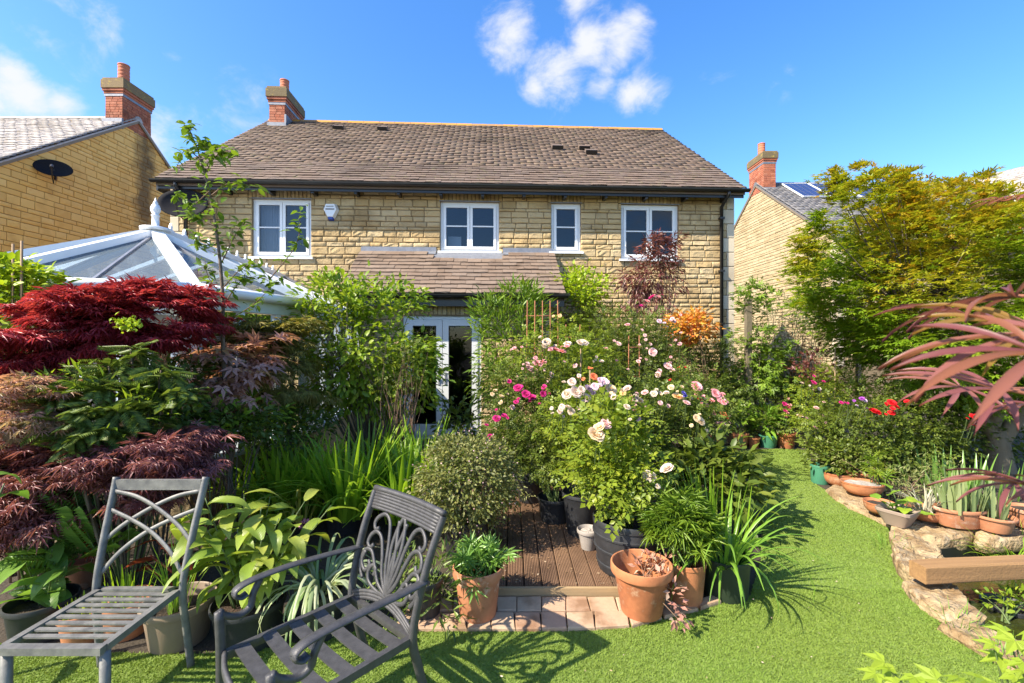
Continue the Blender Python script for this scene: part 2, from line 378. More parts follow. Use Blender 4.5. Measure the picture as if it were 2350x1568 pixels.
def lay(kit, org, nd, u0f, u1f, z0, z1, heights, wid, holes=(), proud=.012, gap=.011, weight=None, sold=()):
    """courses on a wall; u runs along ud (wall's right as seen from outside) from org"""
    org = Vector(org); nd = Vector(nd); zd = Vector((0, 0, 1)); right = zd.cross(nd)*1.0     # seen from outside
    ud = nd.cross(zd)
    z = z0; k = R.randrange(len(heights))
    allh = list(holes)+[s[:4] for s in sold]
    while z < z1-.03:
        h = heights[k % len(heights)]*R.uniform(.93, 1.07); k += 1 if R.random() < .8 else 2
        if z+h > z1-.04: h = z1-z
        zm = z+h/2; a, b = u0f(zm), u1f(zm)
        cuts = sorted({a, b} | {min(max(q, a), b) for hh in allh if hh[2] < z+h and hh[3] > z for q in hh[:2]})
        for c0, c1 in zip(cuts[:-1], cuts[1:]):
            if c1-c0 < .03: continue
            um = (c0+c1)/2; lo, hi = z, z+h; skip = False; segs = [(lo, hi)]
            for hh in allh:
                if hh[0] < um < hh[1]:
                    ns = []
                    for (l, t_) in segs:
                        if hh[3] <= l or hh[2] >= t_: ns.append((l, t_)); continue
                        if hh[2] > l: ns.append((l, hh[2]))
                        if hh[3] < t_: ns.append((hh[3], t_))
                    segs = ns
            for (l, t_) in segs:
                if t_-l < .03: continue
                u = c0
                while u < c1-1e-4:
                    w = R.uniform(*wid)*(1.0 if h > .08 else 1.0)
                    if c1-u-w < wid[0]*.6: w = c1-u
                    if w > wid[1]*1.5: w = (c1-u)/2
                    cc = org+right*(u+w/2)+zd*((l+t_)/2)
                    sz = w*(t_-l)*(weight(u, l) if weight else 1)
                    kit.put(frame(cc, ud, nd, zd, max(w-gap, .02), proud*R.uniform(.75, 1.3), max(t_-l-gap, .02)), sz)
                    u += w
        z += h
    for s in sold:                         # upright stones over openings
        n = max(1, round((s[1]-s[0])/s[4])); w = (s[1]-s[0])/n
        for i in range(n):
            cc = org+right*(s[0]+w*(i+.5))+zd*((s[2]+s[3])/2)
            kit.put(frame(cc, ud, nd, zd, w-gap, proud*R.uniform(.7, 1.1), s[3]-s[2]-gap), w*(s[3]-s[2]))

TILEV = []
for i in range(5):
    r = np.random.default_rng(40+i); V = []
    for s_, lift in ((-.5, 1.0), (.5, -.1)):
        for n_ in (-.5, .5):
            for u in (-.5, -.17, .17, .5):
                j = r.uniform(-.05, .05) if s_ < 0 else 0
                V.append((u, n_+lift+(r.uniform(-.10, .10) if s_ < 0 else 0), s_+j*.6))
    V = np.array(V)
    Fc = []
    for a in range(3):
        Fc += [(a, a+1, 5+a, 4+a), (8+a, 12+a, 13+a, 9+a), (4+a, 5+a, 13+a, 12+a), (a, 8+a, 9+a, a+1)]
    Fc += [(0, 4, 12, 8), (3, 11, 15, 7)]
    TILEV.append((V, np.array(Fc)))

def tiles(kit, org, ud, sdir, width, length, expo=.165, tw=.29, thick=.024, holes=(), left=None, right=None, jit=1.0):
    """rows of tiles up a slope; ud runs along the eaves, sdir up the slope"""
    org = Vector(org); ud = Vector(ud).normalized(); sdir = Vector(sdir).normalized(); nd = sdir.cross(ud).normalized()
    if nd.z < 0: nd = -nd
    rows = int(round(length/expo)); ex = length/rows
    uu = nd.cross(sdir)
    for r_ in range(rows):
        s0 = r_*ex; off = (r_ % 2)*tw/2+R.uniform(-.02, .02); u = -off
        while u < width-1e-3:
            a, b = max(u, 0), min(u+tw, width); u += tw
            if b-a < .05: continue
            um, sm = (a+b)/2, s0+ex/2
            if any(h[0] < um < h[1] and h[2] < sm < h[3] for h in holes): continue
            Lt = ex*1.35; cc = org+ud*um+sdir*(s0+Lt/2-.01+R.uniform(-.007, .007)*jit)+nd*(.012+R.uniform(-.003, .004)*jit)
            kit.put(frame(cc, uu, nd, sdir, b-a-.005, thick, Lt), (b-a)*(100-r_))
    return rows

def wall_cells(mb, x0, x1, z0, z1, holes, y0, y1):
    xs = sorted({x0, x1} | {h[i] for h in holes for i in (0, 1)}); zs = sorted({z0, z1} | {h[i] for h in holes for i in (2, 3)})
    xs = [x for x in xs if x0 <= x <= x1]; zs = [z for z in zs if z0 <= z <= z1]
    for a, b in zip(xs[:-1], xs[1:]):
        run = None
        for c, d in zip(zs[:-1], zs[1:]):
            hole = any(h[0] < (a+b)/2 < h[1] and h[2] < (c+d)/2 < h[3] for h in holes)
            if hole:
                if run: mb.b2((a, y0, run[0]), (b, y1, run[1]))
                run = None
            else: run = (run[0], d) if run else (c, d)
        if run: mb.b2((a, y0, run[0]), (b, y1, run[1]))

# ------------------------------------------------------------------ ground
gm = plain('garden_earth', (.06,.045,.028), (.035,.027,.018), 6, .95, .8, 40, .02)
g = MB(); g.add([(-400,-60,0),(400,-60,0),(400,900,0),(-400,900,0)], [(0,1,2,3)])
POND = [G(2150,1262), G(2240,1250), G(2420,1250), G(2520,1300), G(2500,1440), G(2360,1482), G(2250,1440), G(2175,1340)]
# the sheet has the pond cut out of it
def ground_with_pond():
    out = [(-400,-60),(400,-60),(400,900),(-400,900)]; inn = [(p.x, p.y) for p in POND]
    import bmesh
    bm = bmesh.new()
    vo = [bm.verts.new((x, y, 0)) for x, y in out]; vi = [bm.verts.new((x, y, 0)) for x, y in inn]
    ed = [bm.edges.new((vo[i], vo[(i+1) % 4])) for i in range(4)]+[bm.edges.new((vi[i], vi[(i+1) % len(vi)])) for i in range(len(vi))]
    bmesh.ops.triangle_fill(bm, use_beauty=True, edges=ed)
    for f in list(bm.faces):
        c = f.calc_center_median()
        if f.normal.z < 0: f.normal_flip()
    me = bpy.data.meshes.new('ground'); bm.to_mesh(me); bm.free(); me.materials.append(gm)
    return link(bpy.data.objects.new('ground', me))
o = ground_with_pond(); o['kind'] = 'structure'
# pond
pw = MB(); pw.add([(p.x, p.y, -.10) for p in POND], [tuple(range(len(POND)))])
o = pw.build('pond_water', WATER); o['kind'] = 'structure'
pl_ = MB(); n_ = len(POND); ctr = sum(POND, Vector())/n_
pl_.add([(p.x, p.y, .0) for p in POND]+[((p.x*.93+ctr.x*.07), (p.y*.93+ctr.y*.07), -.4) for p in POND], [(i, (i+1) % n_, n_+(i+1) % n_, n_+i) for i in range(n_)]+[tuple(range(n_, 2*n_))])
o = pl_.build('pond_liner', BLACKP); o['kind'] = 'structure'

# ------------------------------------------------------------------ lawn
LAWN = [(-3.6,.4),(3.4,.4),(3.1,1.9)]+[(G(x,y).x, G(x,y).y) for x, y in [(2380,1575),(2220,1482),(2140,1418),(2070,1330),(2042,1250),(2040,1212),(1960,1168),(1900,1128),(1866,1110),(1862,1070),(1858,1034),(1780,1031),(1690,1036),(1722,1080),(1745,1130),(1752,1210),(1745,1290),(1722,1370),(1640,1384),(1560,1402),(1500,1414),(1400,1428),(1300,1437),(1200,1441),(1100,1443),(960,1440),(860,1446),(760,1462),(620,1490),(430,1505),(230,1500),(60,1485)]]+[(-3.6,2.7)]
LA = np.array(LAWN)
def inpoly(P, poly):
    x, y = P[:, 0], P[:, 1]; ins = np.zeros(len(P), bool); n = len(poly); j = n-1
    for i in range(n):
        xi, yi = poly[i]; xj, yj = poly[j]
        c = ((yi > y) != (yj > y)) & (x < (xj-xi)*(y-yi)/(yj-yi+1e-12)+xi); ins ^= c; j = i
    return ins
lm, t, b = newmat('turf_backing')
t.links.new(ramp(t, noise(t, 3, 6, .7), [(.12,.19,.03),(.16,.23,.04),(.19,.26,.05)]), b.inputs['Base Color']); b.inputs['Roughness'].default_value = .9
bump(t, b, noise(t, 160, 3), .8, .01)
mb = MB(); mb.add([(x, y, .006) for x, y in LAWN], [tuple(range(len(LAWN)))]); o = mb.build('lawn', lm); o['kind'] = 'structure'
GRASSM = leafmat('turf_blade', [(.18,.26,.04),(.20,.29,.045),(.23,.31,.055),(.18,.27,.04),(.24,.30,.07)], transl=.3, rough=.6, spec=.2, wide=[(.18,.28,.045),(.20,.30,.05),(.22,.31,.055)], wscale=1.3, gain=(1, 1, 1))
def grass():
    lo, hi = LA.min(0), LA.max(0); V = []
    pts = []
    for (y0, y1, dens) in ((1.9, 3.2, 34000), (3.2, 4.6, 17000), (4.6, 7.6, 8000)):
        n = int((hi[0]-lo[0])*(y1-y0)*dens); P = np.column_stack([rng.uniform(lo[0], hi[0], n), rng.uniform(y0, y1, n)])
        P = P[np.abs(P[:, 0]) < P[:, 1]*1.2+.25]; P = P[inpoly(P, LAWN)]; pts.append(P)
    P = np.concatenate(pts); n = len(P)
    a = rng.uniform(0, 2*np.pi, n); h = rng.uniform(.007, .015, n); lean = rng.uniform(.3, 1.8, n); la = rng.uniform(0, 2*np.pi, n)
    w = .0022+.0006*P[:, 1]
    B = np.column_stack([P, np.full(n, .004)]); dx = np.column_stack([np.cos(a)*w, np.sin(a)*w, np.zeros(n)])
    T = B+np.column_stack([np.cos(la)*lean*h, np.sin(la)*lean*h, h])
    V = np.stack([B-dx, B+dx, T], 1).reshape(-1, 3)
    o = npmesh('grass', V, np.arange(3*n).reshape(-1, 3), GRASSM); tag(o, 'short bright green turf blades covering the lawn', 'grass', kind='stuff')
grass()

# ------------------------------------------------------------------ main house
HA = math.radians(2.86); HO = Vector((-6.75, 9.0, 0))
HM = Matrix.Translation(HO) @ Matrix.Rotation(HA, 4, 'Z')
def H(x, y, z): return HM @ Vector((x, y, z))
WID = 11.43; EZ = 4.85; RZ = 8.15; RY = 4.2; OV = .34
house = thing('stone_house', 'detached honey stone house with brown tiled roof and french doors beneath a porch roof', 'house', HO, HA)
SL = Vector((0, RY+OV, RZ-EZ)); SLEN = SL.length; SLn = SL.normalized()
wins = [(1.57,2.72,3.44,4.60,2),(5.30,6.49,3.59,4.60,2),(7.57,8.18,3.60,4.60,1),(9.03,10.24,3.46,4.60,2)]
holes = [w[:4] for w in wins]
mb = MB(); wall_cells(mb, 0, WID, 0, EZ-.02, holes+[(4.3, 6.9, 0, 2.3)], .0, .28)
for x0, x1 in ((0.0, .28), (WID-.28, WID)):
    mb.prism([(.28,0),(8.4,0),(8.4,EZ-.1),(RY,RZ-.12),(.28,EZ+.1)], x0, x1)
mb.b2((.28, 8.12, 0), (WID-.28, 8.4, EZ-.1))
wall = mb.build('wall', MORTAR, house)
mb = MB(); mb.b2((.3,.3,2.55),(WID-.3,8.1,2.65)); mb.b2((.3,3.4,2.66),(WID-.3,3.5,5.2)); mb.b2((.3,2.5,.1),(WID-.3,2.6,2.5)); mb.build('inner_floor', DARKIN, house)
kit = Kit(BLK, 'stone', STONE)
q = .26
sold = [(w[0]-.07, w[1]+.07, 4.61, EZ-.04, .078) for w in wins]
lay(kit, (0, 0, 0), (0, -1, 0), lambda z: q+.0, lambda z: WID-q, 0.1, EZ-.03, [.125,.068,.15,.075,.095,.105,.13,.07,.11,.105,.13], (.22,.36), holes+[(3.9, 7.5, 0, 3.45)], .023, .013, lambda u, z: 1 if z > 2.0 else .3, sold)
kit.finish(wall, 300)
kq = Kit(SLB, 'quoin', ASHLAR)
z = .02; i = 0
while z < EZ-.1:
    h = min(.30, EZ-.04-z)
    for x0 in (0, WID-q):
        w = q-.01 if i % 2 == 0 else q-.10
        xx = x0+w/2 if x0 == 0 else WID-w/2
        kq.put(frame((xx, 0, z+h/2), (-1,0,0), (0,-1,0), (0,0,1), w, .022, h-.012), 1)
        if w < q-.05:
            kit2 = None
    z += h; i += 1
kq.finish(wall, 100)
kb = Kit(BLK, 'stone', STONE)                  # infill beside the short quoins
z = .02; i = 0
while z < EZ-.1:
    h = min(.30, EZ-.04-z)
    if i % 2 == 1:
        for xx in (q-.05, WID-q+.05):
            for k in range(2): kb.put(frame((xx, 0, z+h*(.25+.5*k)), (-1,0,0), (0,-1,0), (0,0,1), .085, .016, h/2-.012), .01)
    z += h; i += 1
kb.finish(wall, 100)

def window(parent, w, nleaf, glass=GLASS, y=.05, mat=UPVC):
    x0, x1, z0, z1 = w[:4]; f = .055
    mb = MB()
    mb.b2((x0, y, z0), (x0+f, y+.07, z1)); mb.b2((x1-f, y, z0), (x1, y+.07, z1)); mb.b2((x0+f, y, z0), (x1-f, y+.07, z0+f)); mb.b2((x0+f, y, z1-f), (x1-f, y+.07, z1))
    win = mb.build('window', mat, parent)
    n = nleaf; L = (x1-x0-2*f)/n; zm = z0+(z1-z0)*.52; panes = []
    for i in range(n):
        a = x0+f+L*i+.004; c = x0+f+L*(i+1)-.004; s = .052; yy = y-.018
        sb = MB(); sb.b2((a, yy, z0+f), (a+s, yy+.06, z1-f)); sb.b2((c-s, yy, z0+f), (c, yy+.06, z1-f)); sb.b2((a+s, yy, z0+f), (c-s, yy+.06, z0+f+s)); sb.b2((a+s, yy, z1-f-s), (c-s, yy+.06, z1-f))
        sb.build('sash', mat, win)
        gb = MB(); gb.b2((a+s, yy+.012, zm-.012), (c-s, yy+.05, zm+.012)); gb.build('glazing_bar', mat, win)
        for (p, r_) in ((z0+f+s, zm-.012), (zm+.012, z1-f-s)):
            pb = MB(); pb.add([(a+s, yy+.03, p), (c-s, yy+.03, p), (c-s, yy+.03, r_), (a+s, yy+.03, r_)], [(0,1,2,3)]); pb.build('pane', glass, win)
    sb = MB(); sb.b2((x0-.05, -.07, z0-.045), (x1+.05, y+.1, z0-.003)); sb.build('sill', mat, win)
    hb = MB(); hb.b2((x0-.02, -.035, z1+.002), (x1+.02, y+.1, z1+.016)); hb.build('drip_strip', LEAD, win)
    return win
for w in wins: window(house, w, w[4])

# roof
mb = MB(); mb.prism([(-OV+.02, EZ-.03), (RY, RZ-.03), (8.74, EZ-.03), (8.74, EZ-.12), (RY, RZ-.14), (-OV+.02, EZ-.12)], -.06, WID+.06)
roof = mb.build('roof', TILE, house)
kit = Kit(TILEV, 'tile', TILE)
VENT = [(2.05,2.32,4.55),(3.25,3.5,4.55),(7.85,8.12,2.85),(8.52,8.79,2.85),(8.62,8.89,2.45)]
tiles(kit, (-.07, -OV, EZ-.01), (1, 0, 0), SLn, WID+.14, SLEN-.04, .158, .30, .024, jit=1.4)
kit.finish(roof, 300)
for a, b_, s in VENT:
    p = Vector((0, -OV, EZ))+SLn*s+Vector((0, -SLn.z, SLn.y))*.035; nn = Vector((0, -SLn.z, SLn.y)); rot = Matrix.Rotation(math.atan2(SLn.z, SLn.y), 4, 'X')
    vb = MB(); c = p+nn*.06+Vector(((a+b_)/2, 0, 0))
    vb.box(c+nn*.02, (b_-a, .16, .012), rot); vb.box(c-SLn*.0+Vector((-(b_-a)/2, 0, 0)), (.012, .16, .07), rot); vb.box(c+Vector(((b_-a)/2, 0, 0)), (.012, .16, .07), rot)
    v = vb.build('roof_vent', TILE, roof); gb = MB(); gb.box(c-SLn*.084-nn*.002, (b_-a-.01, .012, .085), rot); gb.build('grille', BLACKP, v) if False else gb.build('vent_grille', BLACKP, roof)
mb = MB(); x = -.06; 
while x < WID+.05:
    x2 = min(x+.45, WID+.06); rb = MB()
    rb.tube([(x+.003, RY, RZ+.005), (x2-.003, RY, RZ+.008)], (.13, .085), 10) if False else rb.prism([(RY-.15, RZ-.085), (RY-.08, RZ+.02), (RY, RZ+.055), (RY+.08, RZ+.02), (RY+.15, RZ-.085)], x+.004, x2-.004)
    rb.build('ridge_tile', RIDGE, roof); x = x2
# black gutter, fascia, rafter feet, downpipe
def halfgutter(mb, x0, x1, y, z, r=.06, n=8):
    V = []; 
    for x in (x0, x1):
        for j in range(n+1):
            a = math.pi+math.pi*j/n; V.append((x, y+math.cos(a)*r, z+math.sin(a)*r))
        for j in range(n, -1, -1):
            a = math.pi+math.pi*j/n; V.append((x, y+math.cos(a)*(r-.006), z+math.sin(a)*(r-.006)))
    m = 2*(n+1); mb.add(V, [(j, (j+1) % m, m+(j+1) % m, m+j) for j in range(m)]+[tuple(range(n+1)), tuple(range(m, m+n+1))])
gb = MB(); halfgutter(gb, -.12, WID+.12, -OV-.03, EZ-.02); gb.build('gutter', BLACKP, house, smooth=False)
gb = MB(); gb.b2((-.05, -OV+.05, EZ-.17), (WID+.05, -OV+.075, EZ-.03)); gb.b2((-.08, -OV+.06, EZ-.2), (-.05, RY*0+.2, EZ-.05)); gb.build('fascia', BLACKP, house)
gb = MB(); gb.b2((.0, -OV+.08, EZ-.05), (WID, -.002, EZ-.035)); gb.build('soffit', BLACKP, house)
x = .35
while x < WID:
    gb = MB(); gb.b2((x-.028, -OV+.078, EZ-.20), (x+.028, -.02, EZ-.06)); gb.build('rafter_foot', BLACKP, house); x += .83
gb = MB(); gb.tube([(11.13,-OV-.03,EZ-.06),(11.13,-OV-.03,EZ-.13),(11.13,-.07,EZ-.30),(11.13,-.07,.05)], .036, 10); dp = gb.build('downpipe', BLACKP, house, True)
for z in (4.3, 3.2, 2.1, 1.0):
    gb = MB(); gb.b2((11.08,-.115,z),(11.18,-.012,z+.04)); gb.build('pipe_clip', BLACKP, dp)
gb = MB(); gb.tube([(.33,-OV-.03,EZ-.06),(.33,-OV-.03,EZ-.13),(.33,-.07,EZ-.30),(.33,-.07,.05)], .036, 10); gb.build('downpipe', BLACKP, house, True)

def chimney(parent, x0, x1, y0, y1, zb, zt, pots, lead_z=None):
    """brick stack with corbelled cap and clay pot; zb(y) roof height"""
    mb = MB(); mb.b2((x0, y0, zb), (x1, y1, zt-.32)); st = mb.build('chimney', plain('brick_mortar', (.26,.17,.11)), parent)
    kit = Kit(SLB, 'brick', BRICK)
    for (org, nd, L) in (((x0, y0, 0), (0,-1,0), x1-x0), ((x1, y0, 0), (1,0,0), y1-y0), ((x0, y1, 0), (-1,0,0), y1-y0)):
        lay(kit, org, nd, lambda z: .0, lambda z, L=L: L, zb+.02, zt-.50, [.073], (.10,.215), (), .010, .009)
    kit.finish(st, 300)
    e = 0
    for k, (zz0, zz1, e, m) in enumerate(((zt-.50, zt-.43, .022, LEAD), (zt-.43, zt-.36, .03, BRICK), (zt-.36, zt-.29, .055, BRICK), (zt-.29, zt-.06, .075, CAPM), (zt-.06, zt, .05, CAPM))):
        mb = MB(); mb.b2((x0-e, y0-e, zz0), (x1+e, y1+e, zz1-.003)); mb.build('lead_band' if k == 0 else ('corbel' if k < 3 else 'cap_course'), m, st)
    for (px, py, ph, pr) in pots:
        mb = MB(); prof = [(pr, 0)]; n = 5
        for i in range(n):
            z0 = ph*i/n; prof += [(pr*1.0, z0+.005), (pr*1.05, z0+.02), (pr*1.05, z0+ph/n-.02), (pr*.98, z0+ph/n-.008)]
        prof += [(pr*1.1, ph-.005), (pr*1.1, ph+.03), (pr*.8, ph+.03), (pr*.78, ph*.4), (.0, ph*.4)]
        mb.lathe([(r_, zt+z_) for r_, z_ in prof], 18, (px, py, 0)); mb.build('chimney_pot', POTM, st, True)
    return st
ch = chimney(house, .20, .62, 3.62, 4.74, 7.3, 8.82, [(.40, 4.1, .42, .115)])
mb = MB(); mb.b2((.16, 3.57, 7.30), (.665, 3.64, 7.82)); mb.b2((.61, 3.60, 7.55), (.66, 4.3, 8.06)); mb.build('lead_flashing', LEAD, roof)

# porch over the french doors
PX0, PX1 = 4.0, 7.42; PY = -1.2; D0, D1, DT = 4.77, 6.15, 2.20
mb = MB(); wall_cells(mb, PX0, PX1, 0, 2.62, [(D0, D1, -.1, DT)], PY, PY+.25)
mb.b2((PX0, PY+.25, 0), (PX0+.25, -.004, 3.0)); mb.b2((PX1-.25, PY+.25, 0), (PX1, -.004, 3.0))
pwall = mb.build('porch_wall', MORTAR, house)
kit = Kit(BLK, 'stone', STONE)
lay(kit, (0, PY, 0), (0,-1,0), lambda z: PX0+.0, lambda z: PX1-.0, .05, 2.60, [.125,.068,.15,.075,.105,.13], (.22,.36), [(D0, D1, -.1, DT)], .016, .012, None, [(D0-.1, D1+.1, DT+.02, DT+.25, .08)])
kit.finish(pwall, 300)
PS = Vector((0, 1.45, 1.02)); PL = PS.length; PSn = PS.normalized()
mb = MB(); mb.prism([(-1.43, 2.55), (-.012, 3.56), (-.012, 3.44), (-1.43, 2.46)], 3.75, 7.6)
proof = mb.build('porch_roof', TILE_P, house)
kit = Kit(TILEV, 'tile', TILE_P)
tiles(kit, (3.72, -1.47, 2.56), (1,0,0), PSn, 3.9, PL-.10, .150, .27, .026, holes=[(1.45, 2.9, PL-.33, 9)], jit=1.5)
kit.finish(proof, 300)
for x0, x1, z0, z1 in ((3.72, 5.22, 3.54, 3.66), (6.57, 7.58, 3.54, 3.66)):
    mb = MB(); mb.b2((x0, -.05, z0), (x1, -.022, z1)); mb.box(((x0+x1)/2, -.09, z0+.0), (x1-x0, .14, .012), Matrix.Rotation(math.atan2(1.02, 1.45), 4, 'X')); mb.build('lead_flashing', LEAD, proof)
mb = MB(); mb.box((5.895, -.19, 3.45), (1.40, .34, .014), Matrix.Rotation(math.atan2(1.02, 1.45)*.95, 4, 'X')); mb.b2((5.24, -.045, 3.50), (6.55, -.02, 3.545)); mb.build('lead_apron', LEAD, proof)
gb = MB(); halfgutter(gb, 3.72, 7.66, -1.51, 2.56); gb.build('gutter', BLACKP, house)
gb = MB(); gb.b2((3.75, -1.43, 2.36), (7.6, -1.405, 2.54)); gb.build('fascia', BLACKP, house)
gb = MB(); gb.b2((3.75, -1.403, 2.50), (7.6, -1.222, 2.53)); gb.build('soffit', BLACKP, house)
# french doors
mb = MB(); y = PY+.03
mb.b2((D0, y, .05), (D0+.06, y+.09, DT)); mb.b2((D1-.06, y, .05), (D1, y+.09, DT)); mb.b2((D0+.06, y, DT-.06), (D1-.06, y+.09, DT)); mb.b2((D0+.06, y, .02), (D1-.06, y+.09, .08)); mb.build('door_frame', DOORF, house)
for i in range(2):
    a = D0+.064+i*(D1-D0-.12)/2; c = a+(D1-D0-.12)/2-.008; s = .105; yy = y-.02
    mb = MB(); mb.b2((a, yy, .085), (a+s, yy+.06, DT-.064)); mb.b2((c-s, yy, .085), (c, yy+.06, DT-.064)); mb.b2((a+s, yy, DT-.064-s), (c-s, yy+.06, DT-.064)); mb.b2((a+s, yy, .085), (c-s, yy+.06, .085+.2))
    d = mb.build('door', DOORF, house)
    mb = MB(); mb.add([(a+s, yy+.03, .285), (c-s, yy+.03, .285), (c-s, yy+.03, DT-.064-s), (a+s, yy+.03, DT-.064-s)], [(0,1,2,3)]); mb.build('pane', GLASSD, d)
    bd = MB(); zt_ = DT-.064-s
    for (p, q_) in (((a+s, .285), (a+s+.014, zt_)), ((c-s-.014, .285), (c-s, zt_)), ((a+s+.014, .285), (c-s-.014, .30)), ((a+s+.014, zt_-.014), (c-s-.014, zt_))): bd.b2((p[0], yy+.006, p[1]), (q_[0], yy+.025, q_[1]))
    bd.build('glazing_bead', BLACKP, d)
    hx = c-s/2 if i == 0 else a+s/2
    mb = MB(); mb.b2((hx-.015, yy-.012, .98), (hx+.015, yy-.001, 1.2)); mb.b2((hx-.012, yy-.045, 1.09), (hx+.05*(-1 if i == 0 else 1), yy-.03, 1.11)); mb.b2((hx-.01, yy-.03, 1.09), (hx+.01, yy-.012, 1.11)); mb.build('handle', LEAD, d)

# things inside the upstairs windows
def curtain(x0, x1, lab):
    mb = MB(); n = 26; V = []
    for i in range(n+1):
        x = x0+(x1-x0)*i/n; yv = .26+.03*math.sin(i*1.9)+.012*math.sin(i*4.1)
        V += [(x, yv, 3.42), (x, yv+.004, 4.62)]
    V = [tuple(H(*v)) for v in V]
    mb.add(V, [(2*i, 2*i+2, 2*i+3, 2*i+1) for i in range(n)])
    o = mb.build('curtain', FABRIC); m = o.modifiers.new('t', 'SOLIDIFY'); m.thickness = .006; tag(o, lab, 'curtain')
curtain(1.62, 2.05, 'white curtain hanging inside the leftmost upstairs window')
p = H(5.56, .36, 3.55); t_ = thing('monitor', 'pale square screen back standing inside the window above the porch', 'monitor', p, HA)
mb = MB(); mb.b2((-.14,-.015,.10),(.14,.015,.42)); mb.build('panel', FABRIC, t_); mb = MB(); mb.b2((-.02,-.01,.0),(.02,.01,.1)); mb.b2((-.08,-.06,-.01),(.08,.06,.004)); mb.build('stand', FABRIC, t_)

# alarm box
t_ = thing('alarm_box', 'white hexagonal alarm box with blue lens on the upper house wall', 'alarm box', H(3.13, -.018, 4.36), HA)
hx_ = [(-.15,.02),(-.10,.15),(.10,.15),(.15,.02),(.06,-.15),(-.06,-.15)]
def extr(poly, y0, y1, sc=1.0):
    n = len(poly); V = [(x, y0, z) for x, z in poly]+[(x*sc, y1, z*sc) for x, z in poly]
    return V, [tuple(range(n)), tuple(range(2*n-1, n-1, -1))]+[(i, n+i, n+(i+1) % n, (i+1) % n) for i in range(n)]
mb = MB(); mb.add(*extr(hx_, 0, -.10, .82)); mb.build('case', UPVC, t_)
mb = MB(); mb.add(*extr([(-.055,-.13),(.055,-.13),(.045,-.19),(-.045,-.19)], 0, -.08, .9)); mb.build('blue_lens', BLUEG, t_)
mb = MB(); mb.b2((-.085,-.106,.01),(.085,-.1005,.035)); mb.b2((-.07,-.104,.07),(.07,-.1005,.085)); mb.build('printed_bar', plain('grey_print', (.2,.2,.2)), t_)

def dish(loc, rz, tilt, label, w=.42, asp=.7):
    t_ = thing('satellite_dish', label, 'satellite dish', loc, rz)
    V = []; rings, n = 6, 28
    for i in range(rings+1):
        r = i/rings
        for j in range(n): a = 2*math.pi*j/n; V.append((w*r*math.cos(a), -.10*(r*r-1)-.10 if False else -.09*r*r, w*asp*r*math.sin(a)))
    V = np.array(V); rot = np.array(Matrix.Rotation(tilt, 3, 'X')); V = V @ rot.T + np.array((0, -.30, 0))
    Fc = [(i*n+j, (i+1)*n+j, (i+1)*n+(j+1) % n, i*n+(j+1) % n) for i in range(rings) for j in range(n)]
    mb = MB(); mb.add(V, Fc); o = mb.build('reflector', plain('dish_mesh', (.02,.02,.023), (.014,.014,.017), 30, .8, spec=.1), t_, True)
    m = o.modifiers.new('t', 'SOLIDIFY'); m.thickness = .012
    mb = MB(); mb.tube([(0,0,.0),(0,-.15,.02),(0,-.30,0)], .02, 8); mb.tube([(0,-.001,-.14),(0,-.001,.14)], .025, 8); mb.build('bracket', BLACKP, t_)
    mb = MB(); mb.tube([(0,-.30,-.30),(0,-.58,-.22),(0,-.70,-.05)], .014, 8); mb.tube([(0,-.70,-.05),(0,-.62,.02)], .032, 10); mb.build('feed_arm', BLACKP, t_)
    return t_
dish(H(.40, -.004, 4.36), HA+.2, -.3, 'black mesh satellite dish under the eaves at the house corner')

# lantern beside the doors
t_ = thing('wall_lantern', 'black wall lantern beside the french doors', 'lantern', H(6.72, PY-.02, 1.95), HA)
mb = MB(); mb.b2((-.04,-.012,-.08),(.04,0,.08)); mb.tube([(0,0,.05),(0,-.08,.12),(0,-.13,.08)], .009, 6); mb.build('bracket', BLACKP, t_)
mb = MB(); mb.lathe([(.045,-.16),(.06,0),(.07,.0),(.03,.06),(.012,.09),(0,.09)], 6, (0,-.13,0)); mb.build('lamp_body', BLACKP, t_)

